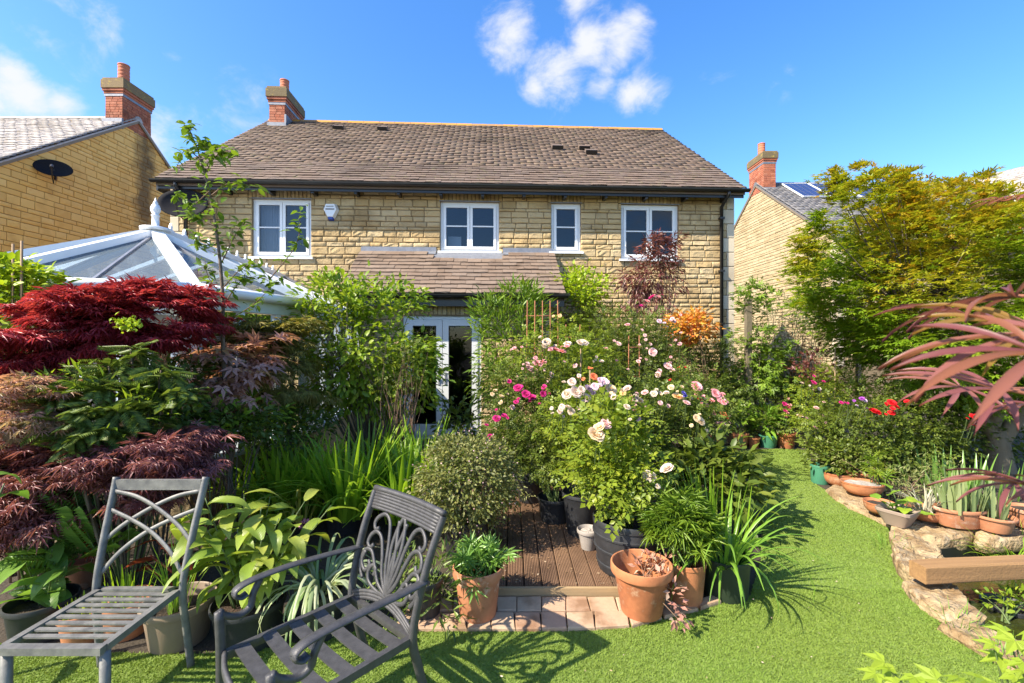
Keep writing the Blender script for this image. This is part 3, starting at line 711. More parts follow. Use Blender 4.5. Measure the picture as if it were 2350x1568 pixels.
# ------------------------------------------------------------------ neighbour houses
def neighbour(label, X0, Y0, D, dirx, length, stone, mortar, tile, ez, rz_, chim, zlow, nst, ntile, gh):
    root = thing('stone_house', label, 'house', (X0, Y0, 0)); h2 = D/2
    mb = MB(); a, b_ = (0, length) if dirx > 0 else (-length, 0)
    mb.prism([(0,0),(D,0),(D,ez),(h2,rz_-.05),(0,ez)], a, b_); wl = mb.build('wall', mortar, root)
    kit = Kit(BLK, 'stone', stone); sl = (rz_-ez)/h2
    nd = (-dirx, 0, 0)
    # u measured to the right as seen from outside
    lim0 = lambda z: 0.0 if z < ez else (z-ez)/sl+.03; lim1 = lambda z: D if z < ez else D-(z-ez)/sl-.03
    org = (0, 0, 0) if dirx < 0 else (0, D, 0)
    far = (lambda u, z: 1) 
    lay(kit, org, nd, lim0, lim1, zlow, rz_-.12, gh, (.26,.46), (), .014, .014, lambda u, z: 1.0)
    kit.finish(wl, nst)
    if dirx > 0:                                        # front wall quoins and stones near the corner
        kit = Kit(BLK, 'stone', stone); lay(kit, (0,0,0), (0,-1,0), lambda z: .3, lambda z: 3.0, zlow, ez-.05, gh, (.26,.46), (), .014, .014); kit.finish(wl, 120)
        kq = Kit(SLB, 'quoin', ASHLAR); z = 1.0; i = 0
        while z < ez-.1:
            w = .28 if i % 2 else .2
            kq.put(frame((w/2, 0, z+.15), (-1,0,0), (0,-1,0), (0,0,1), w, .02, .288), 1)
            kq.put(frame((0, w/2, z+.15), (0,1,0), (-1,0,0), (0,0,1), w, .02, .288), 1); z += .3; i += 1
        kq.finish(wl, 60)
        mb = MB(); mb.tube([(.55,-.08,ez),(.55,-.08,.1)], .036, 8); mb.build('downpipe', BLACKP, root, True)
    else:
        kit = Kit(BLK, 'stone', stone); lay(kit, (0,0,0), (0,-1,0), lambda z: -7.0, lambda z: -.05, .3, ez-.05, gh, (.26,.46), (), .014, .014); kit.finish(wl, 0)
        kit = Kit(BLK, 'stone', stone); lay(kit, org, nd, lambda z: .05, lambda z: D, .3, zlow, gh, (.26,.46), (), .014, .014); kit.finish(wl, 0)
    ov = .3
    e0 = ez-ov*sl
    a2, b2 = (a-.06, b_) if dirx > 0 else (a, b_+.06)
    mb = MB(); mb.prism([(-ov,e0+.03),(h2,rz_+.03),(D+ov,e0+.03),(D+ov,e0-.01),(h2,rz_-.01),(-ov,e0-.01)], a2, b2); rf = mb.build('roof', tile, root)
    s_ = Vector((0, h2+ov, rz_-e0)); kit = Kit(TILEV, 'tile', tile)
    tiles(kit, (a2-.01, -ov-.02, e0+.045), (1,0,0), s_, b2-a2+.02, s_.length, .17, .30, .024); kit.finish(rf, ntile)
    x = a2
    while x < b2-.01:
        x2 = min(x+.45, b2); rb = MB(); rb.prism([(h2-.15, rz_-.03),(h2-.08, rz_+.08),(h2,rz_+.11),(h2+.08,rz_+.08),(h2+.15,rz_-.03)], x+.004, x2-.004); rb.build('ridge_tile', tile, rf); x = x2
    # mortar fillet under the verge
    xv = -dirx*.03
    for s0, s1 in (((-ov, e0), (h2, rz_)), ((D+ov, e0), (h2, rz_))):
        mb = MB(); mb.beam((xv, s0[0], s0[1]-.045), (xv, s1[0], s1[1]-.045), .05, .06); mb.build('verge', plain('verge_mortar', (.24,.18,.11)), rf)
    chimney(root, *chim)
    gb = MB(); halfgutter(gb, a2, b2, -ov-.05, e0+.02); gb.build('gutter', BLACKP, root)
    return root, rf, s_, e0
LH, lrf, ls, le0 = neighbour('neighbouring golden stone house with pale grey roof beyond the conservatory', -10.85, 8.95, 8.44, -1, 9.0, STONE_L, MORTAR_L, TILE_G, 5.05, 8.15,
    (-.47, .012, 3.72, 4.70, 7.75, 9.08, [(-.2, 4.0, .50, .13)]), 2.6, 300, 300, [.15,.10,.19,.12,.15,.10])
mb = MB(); mb.b2((-.52, 3.66, 7.66), (.03, 3.72, 7.95)); mb.build('lead_flashing', LEAD, lrf)
mb = MB(); mb.b2((.0295, 3.9, 4.3), (.033, 4.5, 7.7))
RH, rrf, rs, re0 = neighbour('neighbouring pale stone house with dark roof and solar panels behind the acer', 10.0, 14.0, 9.2, 1, 8.2, STONE_R, MORTAR, TILE_D, 4.93, 8.15,
    (-.012, .46, 4.05, 5.15, 7.75, 9.30, [(.2, 4.6, .5, .13)]), 1.0, 300, 160, [.12,.08,.15,.10,.12])
mb = MB(); mb.b2((-.03, 3.98, 7.62), (.50, 4.05, 7.85)); mb.build('lead_flashing', LEAD, rrf)
# solar panels
ang = math.atan2(rs.z, rs.y); rot = Matrix.Rotation(ang, 4, 'X'); sn = rs.normalized(); nn = Vector((0, -sn.z, sn.y))
for i in range(4):
    t_ = thing('solar_panel', ['solar panel nearest the brick chimney on the dark roof', 'second solar panel from the chimney on the dark roof', 'third solar panel from the chimney half hidden by the acer', 'fourth solar panel from the chimney behind the acer'][i], 'solar panel', (10.0, 14.0, 0))
    c = Vector((0, -.3, re0+.05))+sn*(rs.length-1.15)+nn*.09+Vector((1.35+i*1.08, 0, 0))
    mb = MB(); mb.box(c, (1.0, 1.62, .03), rot); mb.build('cell_sheet', PANELM, t_)
    mb = MB()
    for dx in (-.51, .51): mb.box(c+Vector((dx, 0, 0)), (.025, 1.68, .05), rot)
    for dy in (-.82, .82): mb.box(c+sn*dy, (.99, .025, .05), rot)
    mb.build('frame', UPVC, t_)
    mb = MB()
    for k in range(1, 6): mb.box(c+sn*(-.82+1.64*k/6)+nn*.0165, (.97, .008, .002), rot)
    for k in range(1, 4): mb.box(c+Vector((-.5+k/4, 0, 0))+nn*.0165, (.008, 1.58, .003), rot)
    mb.build('cell_grid', plain('cell_line', (.12,.14,.2)), t_)
# a third roof further right
t_ = thing('stone_house', 'distant house with grey tiled roof at the right edge', 'house', (20.75, 20.2, 0), math.radians(28))
mb = MB(); mb.prism([(-2.6,0),(-2.6,6.9),(0,8.95),(2.6,6.9),(2.6,0)], -2.2, 2.2)
M90 = Matrix.Rotation(math.radians(90), 4, 'Z')
wl = mb.build('wall', MORTAR, t_); wl.rotation_euler = (0, 0, math.radians(90))
mb = MB(); mb.prism([(-2.9,6.72),(0,9.02),(2.9,6.72),(2.9,6.6),(0,8.9),(-2.9,6.6)], -2.6, 2.6); rf = mb.build('roof', TILE_G, t_); rf.rotation_euler = (0, 0, math.radians(90))
kit = Kit(TILEV, 'tile', TILE_G); tiles(kit, (-2.6, 2.92, 6.73), (1,0,0), (0,-2.9,2.3), 5.2, 3.7, .19, .32, .024); kit.finish(rf, 150)
d_ = dish((-10.82, 10.78, 5.72), math.radians(40), -.45, 'black satellite dish on the golden neighbour gable', .33)

# ------------------------------------------------------------------ conservatory
def conservatory():
    A = Vector((-4.09, 5.22, 2.99)); ez = 2.25
    c = [Vector((-2.82, 8.9, ez)), Vector((-2.65, 5.85, ez)), Vector((-2.95, 4.2, ez)), Vector((-4.3, 3.6, ez)), Vector((-6.0, 4.1, ez)), Vector((-6.45, 5.6, ez)), Vector((-6.45, 8.75, ez))]
    Bk = Vector((-4.55, 9.08, 2.99))
    root = thing('conservatory', 'white framed conservatory with hipped glazed roof and finial beside the house', 'conservatory', (A.x, A.y, 0)); o_ = Vector((A.x, A.y, 0))
    L = lambda p: p-o_
    # dwarf wall, posts, panes
    for i in range(len(c)-1):
        a, b = L(c[i]), L(c[i+1]); a0 = Vector((a.x, a.y, 0)); b0 = Vector((b.x, b.y, 0)); d = (b0-a0); n = max(1, round(d.length/.62))
        mb = MB(); mb.beam(a0+Vector((0,0,.3)), b0+Vector((0,0,.3)), .20, .6); mb.build('dwarf_wall', STONE, root)
        mb = MB(); mb.beam(a0+Vector((0,0,.62)), b0+Vector((0,0,.62)), .24, .05); mb.build('sill', UPVC, root)
        mb = MB(); mb.beam(a0+Vector((0,0,ez-.10)), b0+Vector((0,0,ez-.10)), .11, .18); mb.build('eaves_beam', UPVCG, root)
        for k in range(n+1):
            p = a0.lerp(b0, k/n); w = .13 if k in (0, n) else .075
            if k == n and i < len(c)-2: continue
            mb = MB(); mb.beam(p+Vector((0,0,.645)), p+Vector((0,0,ez-.19)), w, w, d.normalized()); mb.build('post', UPVC, root)
        for k in range(n):
            p, q_ = a0.lerp(b0, (k+.10)/n), a0.lerp(b0, (k+.90)/n)
            mb = MB(); mb.add([p+Vector((0,0,.66)), q_+Vector((0,0,.66)), q_+Vector((0,0,ez-.2)), p+Vector((0,0,ez-.2))], [(0,1,2,3)]); mb.build('pane', GLASS, root)
            if k % 2 == 0:
                mb = MB(); mb.beam(p+Vector((0,0,1.78)), q_+Vector((0,0,1.78)), .05, .05); mb.build('transom', UPVC, root)
        # gutter
        out = Vector((d.y, -d.x, 0)).normalized()
        if out.dot(Vector(((a0+b0)/2))) < 0: out = -out
        mb = MB(); g0, g1 = a+out*.11, b+out*.11; mb.tube([g0+Vector((0,0,-.02)), g1+Vector((0,0,-.02))], .055, 8); mb.build('gutter', UPVC, root, True)
    # roof panes and bars
    a = L(A); bk = L(Bk)
    facets = [(a, L(c[1]), L(c[2])), (a, L(c[2]), L(c[3])), (a, L(c[3]), L(c[4])), (a, L(c[4]), L(c[5]))]
    for f in facets:
        n = 2 if (f[1]-f[2]).length < 2.0 else 3
        for k in range(n):
            p, q_ = f[1].lerp(f[2], k/n), f[1].lerp(f[2], (k+1)/n)
            mb = MB(); mb.add([f[0], p, q_], [(0,1,2)]); mb.build('roof_pane', GLAZE, root)
    for e0, e1 in ((c[1], c[0]), (c[5], c[6])):
        n = 5
        for k in range(n):
            r0, r1 = a.lerp(bk, k/n), a.lerp(bk, (k+1)/n); p, q_ = L(e0).lerp(L(e1), k/n), L(e0).lerp(L(e1), (k+1)/n)
            mb = MB(); mb.add([r0, p, q_, r1], [(0,1,2,3)]); mb.build('roof_pane', GLAZE, root)
            if k: mb = MB(); mb.beam(r0+Vector((0,0,.01)), p+Vector((0,0,.01)), .05, .05); mb.build('glazing_bar', UPVC, root)
    for f in facets:
        if (f[1]-f[2]).length > 1.35:
            n = 2 if (f[1]-f[2]).length < 2.0 else 3
            for k in range(1, n):
                p = f[1].lerp(f[2], k/n); mb = MB(); mb.beam(f[0]+(p-f[0])*.12+Vector((0,0,.006)), p+Vector((0,0,.006)), .022, .022); mb.build('glazing_bar', LEAD, root)
    for p in c[1:6]:
        mb = MB(); e = L(p)+(L(p)-a).normalized()*.12; mb.beam(a+Vector((0,0,.02)), e+Vector((0,0,.02)), .115, .07); mb.build('hip_bar', UPVC, root)
        mb = MB(); mb.beam(a+Vector((0,0,-.045)), L(p)+Vector((0,0,-.045)), .06, .05); mb.build('hip_liner', BLACKP, root)
    mb = MB(); mb.beam(a+Vector((0,0,.03)), bk+Vector((0,0,.03)), .16, .06); mb.beam(a+Vector((0,0,.075)), bk+Vector((0,0,.075)), .05, .03); mb.build('ridge', UPVC, root)
    # cresting
    n = 14
    for k in range(1, n):
        p = a.lerp(bk, k/n)+Vector((0,0,.09)); mb = MB()
        V, Fc = extr([(-.05,0),(-.03,.02),(-.014,.02),(-.018,.05),(0,.095),(.018,.05),(.014,.02),(.03,.02),(.05,0)], -.012, .012)
        V = [(y*1.0+p.x, x+p.y, z+p.z) for x, y, z in V]; mb.add(V, Fc); mb.build('cresting', UPVC, root)
    mb = MB(); mb.lathe([(.15,0),(.15,.03),(.06,.05),(.036,.05),(.036,.16),(.042,.165),(.042,.18),(.028,.19),(.048,.225),(.05,.255),(.038,.29),(.022,.31),(.026,.318),(.013,.34),(.008,.365),(0,.385)], 14, (a.x, a.y, a.z+.03)); mb.build('finial', UPVC, root, True)
    mb = MB(); mb.lathe([(0,-.34),(.02,-.31),(.015,-.27),(.05,-.22),(.05,-.18),(.02,-.14),(.03,-.10),(.08,-.04),(.08,-.02)], 12, (a.x, a.y, a.z)); mb.build('pendant', UPVC, root, True)
    mb = MB(); mb.b2((a.x-1.9, a.y-.9, .01), (a.x+1.05, a.y+3.5, .06)); mb.build('floor_slab', PAVER, root)
    mb = MB(); mb.box((bk.x+.12, bk.y-.12, bk.z+.02), (.9, .25, .02), Matrix.Rotation(.5, 4, 'Y')); mb.build('lead_flashing', LEAD, root)
conservatory()

# ------------------------------------------------------------------ deck, paving, rocks, beam
dk = MB(); dk.b2((-.40, 3.14, .002), (1.18, 5.3, .045)); deck = dk.build('decking', plain('deck_joist', (.06,.04,.025))); deck['kind'] = 'structure'
bw = .122; x = -.40; i = 0
while x < 1.1:
    P = []; n = 9
    P.append((0, .0)); 
    for k in range(n):
        u0 = .004+(bw-.014)*k/n; w = (bw-.014)/n
        P += [(u0, .030), (u0+w*.55, .030), (u0+w*.6, .023), (u0+w*.95, .023)]
    P += [(bw-.008, .030), (bw-.006, .0)]
    V = [(x+u, 3.112, .05+z_) for u, z_ in P]+[(x+u, 5.3, .05+z_) for u, z_ in P]; m = len(P)
    mb = MB(); mb.add(V, [(j, m+j, m+j+1, j+1)[::-1] for j in range(m-1)]+[tuple(range(m)), tuple(range(2*m-1, m-1, -1)), (0, m-1, 2*m-1, m)]); mb.build('board', DECKM, deck)
    x += bw; i += 1
mb = MB(); mb.b2((-.40, 3.085, .006), (1.19, 3.11, .076)); mb.build('fascia_board', DECKF, deck)

pv = MB(); pv.add([(p.x, p.y, .004) for p in [G(900,1446), G(1100,1447), G(1300,1441), G(1500,1417), G(1660,1384), G(1680,1350), G(1400,1352), G(1140,1360), G(900,1400)]], [tuple(range(9))])
pav = pv.build('paving_bed', SOIL); pav['kind'] = 'structure'
def paver(quad, z=.032):
    q_ = [G(x, y, z) for x, y in quad]; c = sum(q_, Vector())/4
    q_ = [c+(p-c)*.975 for p in q_]; i_ = [c+(p-c)*.94 for p in q_]
    jj = [R.uniform(-.003, .003) for _ in range(4)]
    V = [(p.x-c.x, p.y-c.y, .004) for p in q_]+[(p.x-c.x, p.y-c.y, z-.008) for p in q_]+[(p.x-c.x, p.y-c.y, z+jj[k]) for k, p in enumerate(i_)]
    mb = MB(); mb.add(V, [(0,1,5,4),(1,2,6,5),(2,3,7,6),(3,0,4,7),(4,5,9,8),(5,6,10,9),(6,7,11,10),(7,4,8,11),(8,9,10,11)])
    mb.build('paver', PAVER, pav, loc=(c.x, c.y, 0))
fx = [905,960,1015,1072,1128,1183,1243,1302,1366,1445]; bx_ = [930,985,1040,1092,1140,1186,1243,1299,1356,1420,1485]
yf = lambda x: 1441 if x < 1250 else 1441-(x-1250)**2*.00022
for a, b in zip(fx[:-1], fx[1:]): paver([(a, yf(a)), (b, yf(b)), (b-4, 1403-(b-1300)*.01), (a-2, 1403-(a-1300)*.01)])
for a, b in zip(bx_[:-1], bx_[1:]): paver([(a, 1401), (b, 1400), (b-10 if b > 1300 else b, 1368), (a-8 if a > 1300 else a, 1369)])
for qd in ([(1450,1434),(1520,1415),(1508,1396),(1440,1403)], [(1524,1414),(1604,1395),(1590,1378),(1512,1395)], [(1608,1394),(1656,1378),(1640,1364),(1594,1377)], [(1490,1400),(1570,1380),(1560,1366),(1480,1370)]): paver(qd)

from mathutils import noise as mn
def rock(label, P, h, seed, z0=-.03, rough=1.0):
    """a broken slab following an outline on the ground"""
    n = len(P); c = sum(P, Vector())/n; V = []
    Q = catmull(list(P)+[P[0]], 9)[:-1]; m = len(Q)
    rings = [(1.0, 0), (1.03, .2), (1.05, .42), (1.03, .62), (1.0, .80), (.955, .92), (.90, .98), (.80, 1.0), (.68, 1.01), (.55, 1.0), (.42, 1.0), (.28, 1.0), (.14, 1.0)]
    off = Vector((seed*3.1, seed*1.7, 0))
    for (s, zz) in rings:
        for p in Q:
            d = p-c; q_ = c+d*s; q_.z = z0+(h-z0)*zz; dn = d.normalized()
            a1 = mn.fractal(q_*5+off, 1.0, 2.0, 3); a2 = mn.fractal(q_*17+off, .9, 2.0, 4); cr = abs(mn.noise(Vector((q_.x*4, q_.y*4, q_.z*26))+off))   # strata along the sides
            k = a1*.035+a2*.020-.035*cr*(zz < .97)
            lift = (a1*.030+a2*.016)*rough if zz > .15 else 0
            step = .02*round(mn.noise(q_*6+off)*2)/2*rough if zz > .9 else 0
            V.append((q_.x+dn.x*k*rough-c.x, q_.y+dn.y*k*rough-c.y, q_.z+lift+step))
    V.append((0, 0, h))
    Fc = [(a*m+j, a*m+(j+1) % m, (a+1)*m+(j+1) % m, (a+1)*m+j) for a in range(len(rings)-1) for j in range(m)]+[((len(rings)-1)*m+j, (len(rings)-1)*m+(j+1) % m, len(rings)*m) for j in range(m)]
    mb = MB(); mb.add(V, Fc); o = mb.build('rock', ROCK, None, True, (c.x, c.y, 0)); tag(o, label, 'rock', 'rocks edging the pond and bed')
    try: o.data.set_sharp_from_angle(angle=math.radians(28))
    except Exception: pass
    return o
g2 = lambda *pts: [G(x, y) for x, y in pts]
rock('narrow lichened rock edging the lawn below the terracotta bowls', g2((1893,1128),(1925,1120),(1990,1150),(2046,1190),(2050,1216),(1990,1188),(1930,1158)), .06, 1, rough=.7)
rock('broad slab behind the pond under the tan square pot', g2((2050,1222),(2100,1196),(2170,1196),(2235,1208),(2250,1240),(2180,1258),(2110,1250)), .095, 2, rough=.7)
rock('long pale slab behind the pond under the terracotta trough', g2((2238,1222),(2300,1208),(2362,1215),(2370,1250),(2300,1262),(2240,1255)), .095, 3, rough=.7)
rock('pale slab behind the pond at the right edge', g2((2362,1218),(2440,1205),(2500,1230),(2470,1270),(2380,1262)), .095, 4, rough=.7)
rock('rough yellow rock at the left end of the pond', g2((2042,1235),(2075,1225),(2130,1262),(2165,1290),(2150,1330),(2095,1342),(2062,1320),(2046,1280)), .09, 5, rough=1.1)
rock('sloping flat slab in front of the timber beam end', g2((2072,1352),(2110,1335),(2180,1345),(2215,1385),(2255,1440),(2235,1458),(2180,1440),(2120,1405)), .06, 6, rough=.7)
rock('low slab along the near edge of the pond', g2((2150,1448),(2210,1438),(2290,1470),(2360,1490),(2400,1520),(2330,1545),(2240,1500)), .05, 7, rough=.7)
rock('rounded slab at the near right corner of the pond', g2((2365,1485),(2450,1470),(2520,1500),(2500,1545),(2410,1530)), .06, 8, rough=.7)
rock('low stone edging the far end of the lawn behind the pots', [Vector((3.5,7.75,0)), Vector((4.9,7.7,0)), Vector((4.95,7.95,0)), Vector((3.5,8.0,0))], .22, 9)

t_ = thing('timber_beam', 'squared oak beam laid across the pond', 'beam', (2.80, 3.14, .098), math.radians(5))
mb = MB(); L_ = 2.4
V, Fc = [], []
for k in range(9):
    xx = L_*k/8; j = [R.uniform(-.002, .002) for _ in range(8)]
    for (y_, z_, jj) in ((-.058,.006,0),(-.062,.012,1),(-.062,.112,2),(-.056,.120,3),(.056,.120,4),(.062,.112,5),(.062,.012,6),(.058,.006,7)): V.append((xx, y_+j[jj], z_+j[(jj+3) % 8]))
Fc = [(k*8+j, k*8+(j+1) % 8, (k+1)*8+(j+1) % 8, (k+1)*8+j) for k in range(8) for j in range(8)]+[tuple(range(8)), tuple(range(71, 63, -1))]
mb.add(V, Fc); mb.build('timber', WOOD, t_)

# ------------------------------------------------------------------ pots
def pot(label, xc, yr, wr, yb, style, mat, z0=0.0, base=.68, name='plant_pot', soil=True, depth=.12, sq=0, sx=1, sy=1, cat='pot', group=None, flare=1.0, fill=SOIL, rz=0):
    Y = (CAMZ-z0)*F/(yb-784); X = (xc-1175)/F*Y; h = CAMZ-(yr-784)/F*Y-z0; r = wr/2/F*Y
    return pot_w(label, (X, Y, z0), r, h, style, mat, base, name, soil, depth, sq, sx, sy, cat, group, fill, rz)
def pot_w(label, loc, r, h, style, mat, base=.68, name='plant_pot', soil=True, depth=.12, sq=0, sx=1, sy=1, cat='pot', group=None, fill=SOIL, rz=0):
    t_ = thing(name, label, cat, loc, rz, group); rb = r*base; th = max(.008, r*.07); n = 36
    depth = min(depth, h*.5)
    if style == 'terra':
        rl = .20*h; rm = rb+(r*.93-rb)*.80
        out = [(0,0),(rb*.96,0),(rb,.008),(rm, h-rl),(r*.985, h-rl+.004),(r, h-rl+.012),(r, h-.012),(r*.985,h-.003),(r-th*.6,h)]
        rim = None
    elif style == 'nursery':
        out = [(0,0),(rb*.97,0),(rb,.01),(r*.94,h-.04),(r*.955,h-.036),(r*.955,h-.03),(r,h-.028),(r*1.01,h-.012),(r*.995,h-.001),(r*.965,h)]; th = .006
    elif style == 'barrel':
        out = [(0,0),(rb,0),(rb*1.03,.01)]
        for k, f in enumerate((.16,.45,.72)):
            z_ = h*f; rr = rb+(r-rb)*math.sin(f*1.6); out += [(rr, z_-.012),(rr+.007, z_-.008),(rr+.007, z_+.004),(rr+.001, z_+.008)]
        out += [(r*.97,h-.05),(r*1.005,h-.045),(r*1.01,h-.01),(r*.99,h)]; th = .012
    elif style == 'bowl':
        out = [(0,0),(rb,0)]+[(rb+(r*.97-rb)*math.sin(k/6*math.pi/2), h*.86*(1-math.cos(k/6*math.pi/2))) for k in range(1, 7)]+[(r,h*.87),(r,h*.985),(r-th*.5,h)]
    else:                                    # plain tapering
        out = [(0,0),(rb*.97,0),(rb,.01),(r*.97,h-.03),(r,h-.028),(r,h-.004),(r-.004,h)]; th = .008
    inn = [(r-th, h-.004),(max(r-th*1.6-(r-rb)*depth/h*.9, .01), h-depth-.012)]
    mb = MB(); mb.lathe(out+inn, n, sq=sq, sx=sx, sy=sy); body = mb.build('body', mat, t_, True)
    me = body.data
    try: me.set_sharp_from_angle(angle=math.radians(35))
    except Exception: pass
    if soil:
        mb = MB(); rs_ = inn[-1][0]*1.01; V = [(0,0,h-depth+.008)]; kk = 18
        for j in range(kk*2):
            rr = rs_*(.5 if j < kk else 1.0); a = 2*math.pi*j/kk; k_ = 1/((abs(math.cos(a))**sq+abs(math.sin(a))**sq)**(1/sq)) if sq else 1
            V.append((rr*k_*math.cos(a)*sx, rr*k_*math.sin(a)*sy, h-depth+R.uniform(-.004,.008)))
        mb.add(V, [(0, 1+j, 1+(j+1) % kk) for j in range(kk)]+[(1+j, 1+kk+j, 1+kk+(j+1) % kk, 1+(j+1) % kk) for j in range(kk)]); mb.build('soil', fill, t_)
    t_['top'] = h-depth
    return t_
def top(p, dz=0): return Vector((p.location.x, p.location.y, p.location.z+p['top']+dz))
PT = {}
TG, BG = 'terracotta pots about the garden', 'black plastic pots about the garden'
PT['A'] = pot('large terracotta pot with withered succulents at the corner of the paving', 1472, 1290, 139, 1402, 'terra', TERRA, .03, .66, depth=.17, group=TG)
PT['B'] = pot('orange terracotta pot of ferny foliage behind the large terracotta pot', 1572, 1282, 92, 1380, 'plain', TERRA, .005, .80, group=TG)
PT['C'] = pot('dark green plastic pot of arching strap leaves beside the lawn', 1664, 1272, 108, 1362, 'plain', DKGREEN, .005, .88)
PT['barrel'] = pot('ribbed black half barrel holding the big cream rose', 1442, 1183, 160, 1300, 'barrel', NURS, .08, .84, group=BG)
PT['D'] = pot('tall black plastic pot between the half barrel and the dusty black pot', 1336, 1128, 92, 1222, 'nursery', NURS, .08, .74, group=BG)
PT['E'] = pot('dusty black plastic pot on the decking left of the tall black pot', 1273, 1138, 80, 1192, 'nursery', NURS, .08, .80, group=BG)
PT['F'] = pot('rearmost black plastic pot on the decking', 1217, 1096, 64, 1148, 'nursery', NURS, .08, .80, group=BG)
PT['G'] = pot('small grey clay pot standing on the decking in front of black pots', 1350, 1213, 52, 1258, 'terra', GREYP, .08, .62, depth=.03, fill=GREYP)
PT['H'] = pot('mossy terracotta pot of pointed leaves left of the decking', 1097, 1296, 116, 1408, 'terra', TERRA2, .03, .72, group=TG)
PT['I'] = pot('black pot of trailing leaves behind the armchair', 975, 1325, 84, 1415, 'nursery', NURS, .0, .8, group=BG)
PT['J'] = pot('tan plastic pot of grassy shoots behind the side chair', 412, 1372, 150, 1468, 'terra', TANP, .0, .76, depth=.07)
PT['K'] = pot('black pot of broad ginger leaves between the two chairs', 572, 1374, 156, 1470, 'nursery', NURS, .0, .80, depth=.04, group=BG, fill=plain('bark_chips', (.11,.065,.04), (.03,.02,.013), 60, .95, 1.0, 90, .03))
PT['L'] = pot('wide black pot of hosta leaves at the left edge', 98, 1372, 130, 1455, 'nursery', NURS, .0, .82, depth=.05, group=BG)
PT['M'] = pot('orange terracotta pot seen beneath the side chair seat', 190, 1396, 96, 1472, 'terra', TERRA, .0, .72, group=TG)
PT['N'] = pot('terracotta pot tucked behind the side chair seat', 288, 1372, 116, 1452, 'terra', TERRA, .0, .74, group=TG)
PT['O'] = pot('small dark terracotta pot in shade behind the side chair back', 184, 1282, 78, 1345, 'terra', TERRA2, .0, .74, group=TG)
PT['P'] = pot('black pot under the daylily leaves behind the armchair', 792, 1138, 96, 1215, 'nursery', NURS, .0, .78, group=BG)
PT['Q'] = pot('blue glazed pot of chives in the shade', 512, 1074, 64, 1120, 'plain', BLUEG, .0, .7, depth=.04)
PT['a'] = pot('tall terracotta pot in the row at the end of the lawn, nearest the roses', 1699, 994, 36, 1029, 'terra', TERRA, .0, .72, group=TG)
PT['b'] = pot('small plain terracotta pot second from the roses at the lawn end', 1729, 1003, 29, 1027, 'terra', TERRA, .0, .7, group=TG)
PT['c'] = pot('green plastic pot in the row at the end of the lawn', 1763, 997, 42, 1026, 'plain', GREENP, .0, .75)
PT['d'] = pot('stout terracotta pot at the right of the row at the lawn end', 1804, 992, 44, 1027, 'terra', TERRA, .0, .72, group=TG)
PT['e'] = pot('low terracotta pot half hidden by roses at the lawn end', 1647, 1002, 34, 1024, 'terra', TERRA, .0, .75, group=TG)
PT['f'] = pot('green plastic tub at the far end of the right border', 1882, 1066, 40, 1108, 'plain', GREENP, .0, .9)
PT['g'] = pot('terracotta bowl next to the green tub', 1922, 1084, 58, 1112, 'bowl', TERRA, .02, .5, depth=.03, group=TG)
PT['h'] = pot('upright terracotta pot behind the oval bowl in the right border', 1974, 1080, 66, 1112, 'terra', TERRA, .02, .75, depth=.04, group=TG)
PT['i'] = pot('shallow oval terracotta bowl of grit on the edging rock', 1979, 1106, 86, 1133, 'bowl', TERRA, .085, .45, depth=.02, fill=plain('grit', (.42,.38,.33), (.2,.18,.16), 60, .9, .8, 90), sy=.75, rz=-.35, group=TG)
PT['j'] = pot('small shallow terracotta bowl left of the tan square pot', 2018, 1151, 62, 1176, 'bowl', TERRA, .085, .5, depth=.03, group=TG)
PT['k'] = pot('tan square pot tilted among the terracotta bowls', 2060, 1166, 68, 1203, 'plain', plain('taupe_plastic', (.27,.205,.155), (.24,.18,.14), 6, .6), .10, .6, sq=8, rz=.5, depth=.04)
PT['l'] = pot('round terracotta bowl right of the tan square pot', 2125, 1166, 76, 1191, 'bowl', TERRA, .115, .5, depth=.03, group=TG)
PT['m'] = pot('large oval terracotta trough of iris fans above the pond', 2203, 1163, 112, 1205, 'terra', TERRA2, .12, .78, sy=.62, depth=.03, group=TG)
PT['n'] = pot('squat whitened terracotta pot right of the trough', 2281, 1181, 78, 1216, 'terra', TERRA2, .12, .72, depth=.03, group=TG)
PT['o'] = pot('terracotta pot cut by the right edge of the picture', 2362, 1166, 74, 1208, 'terra', TERRA2, .12, .75, depth=.03, group=TG)

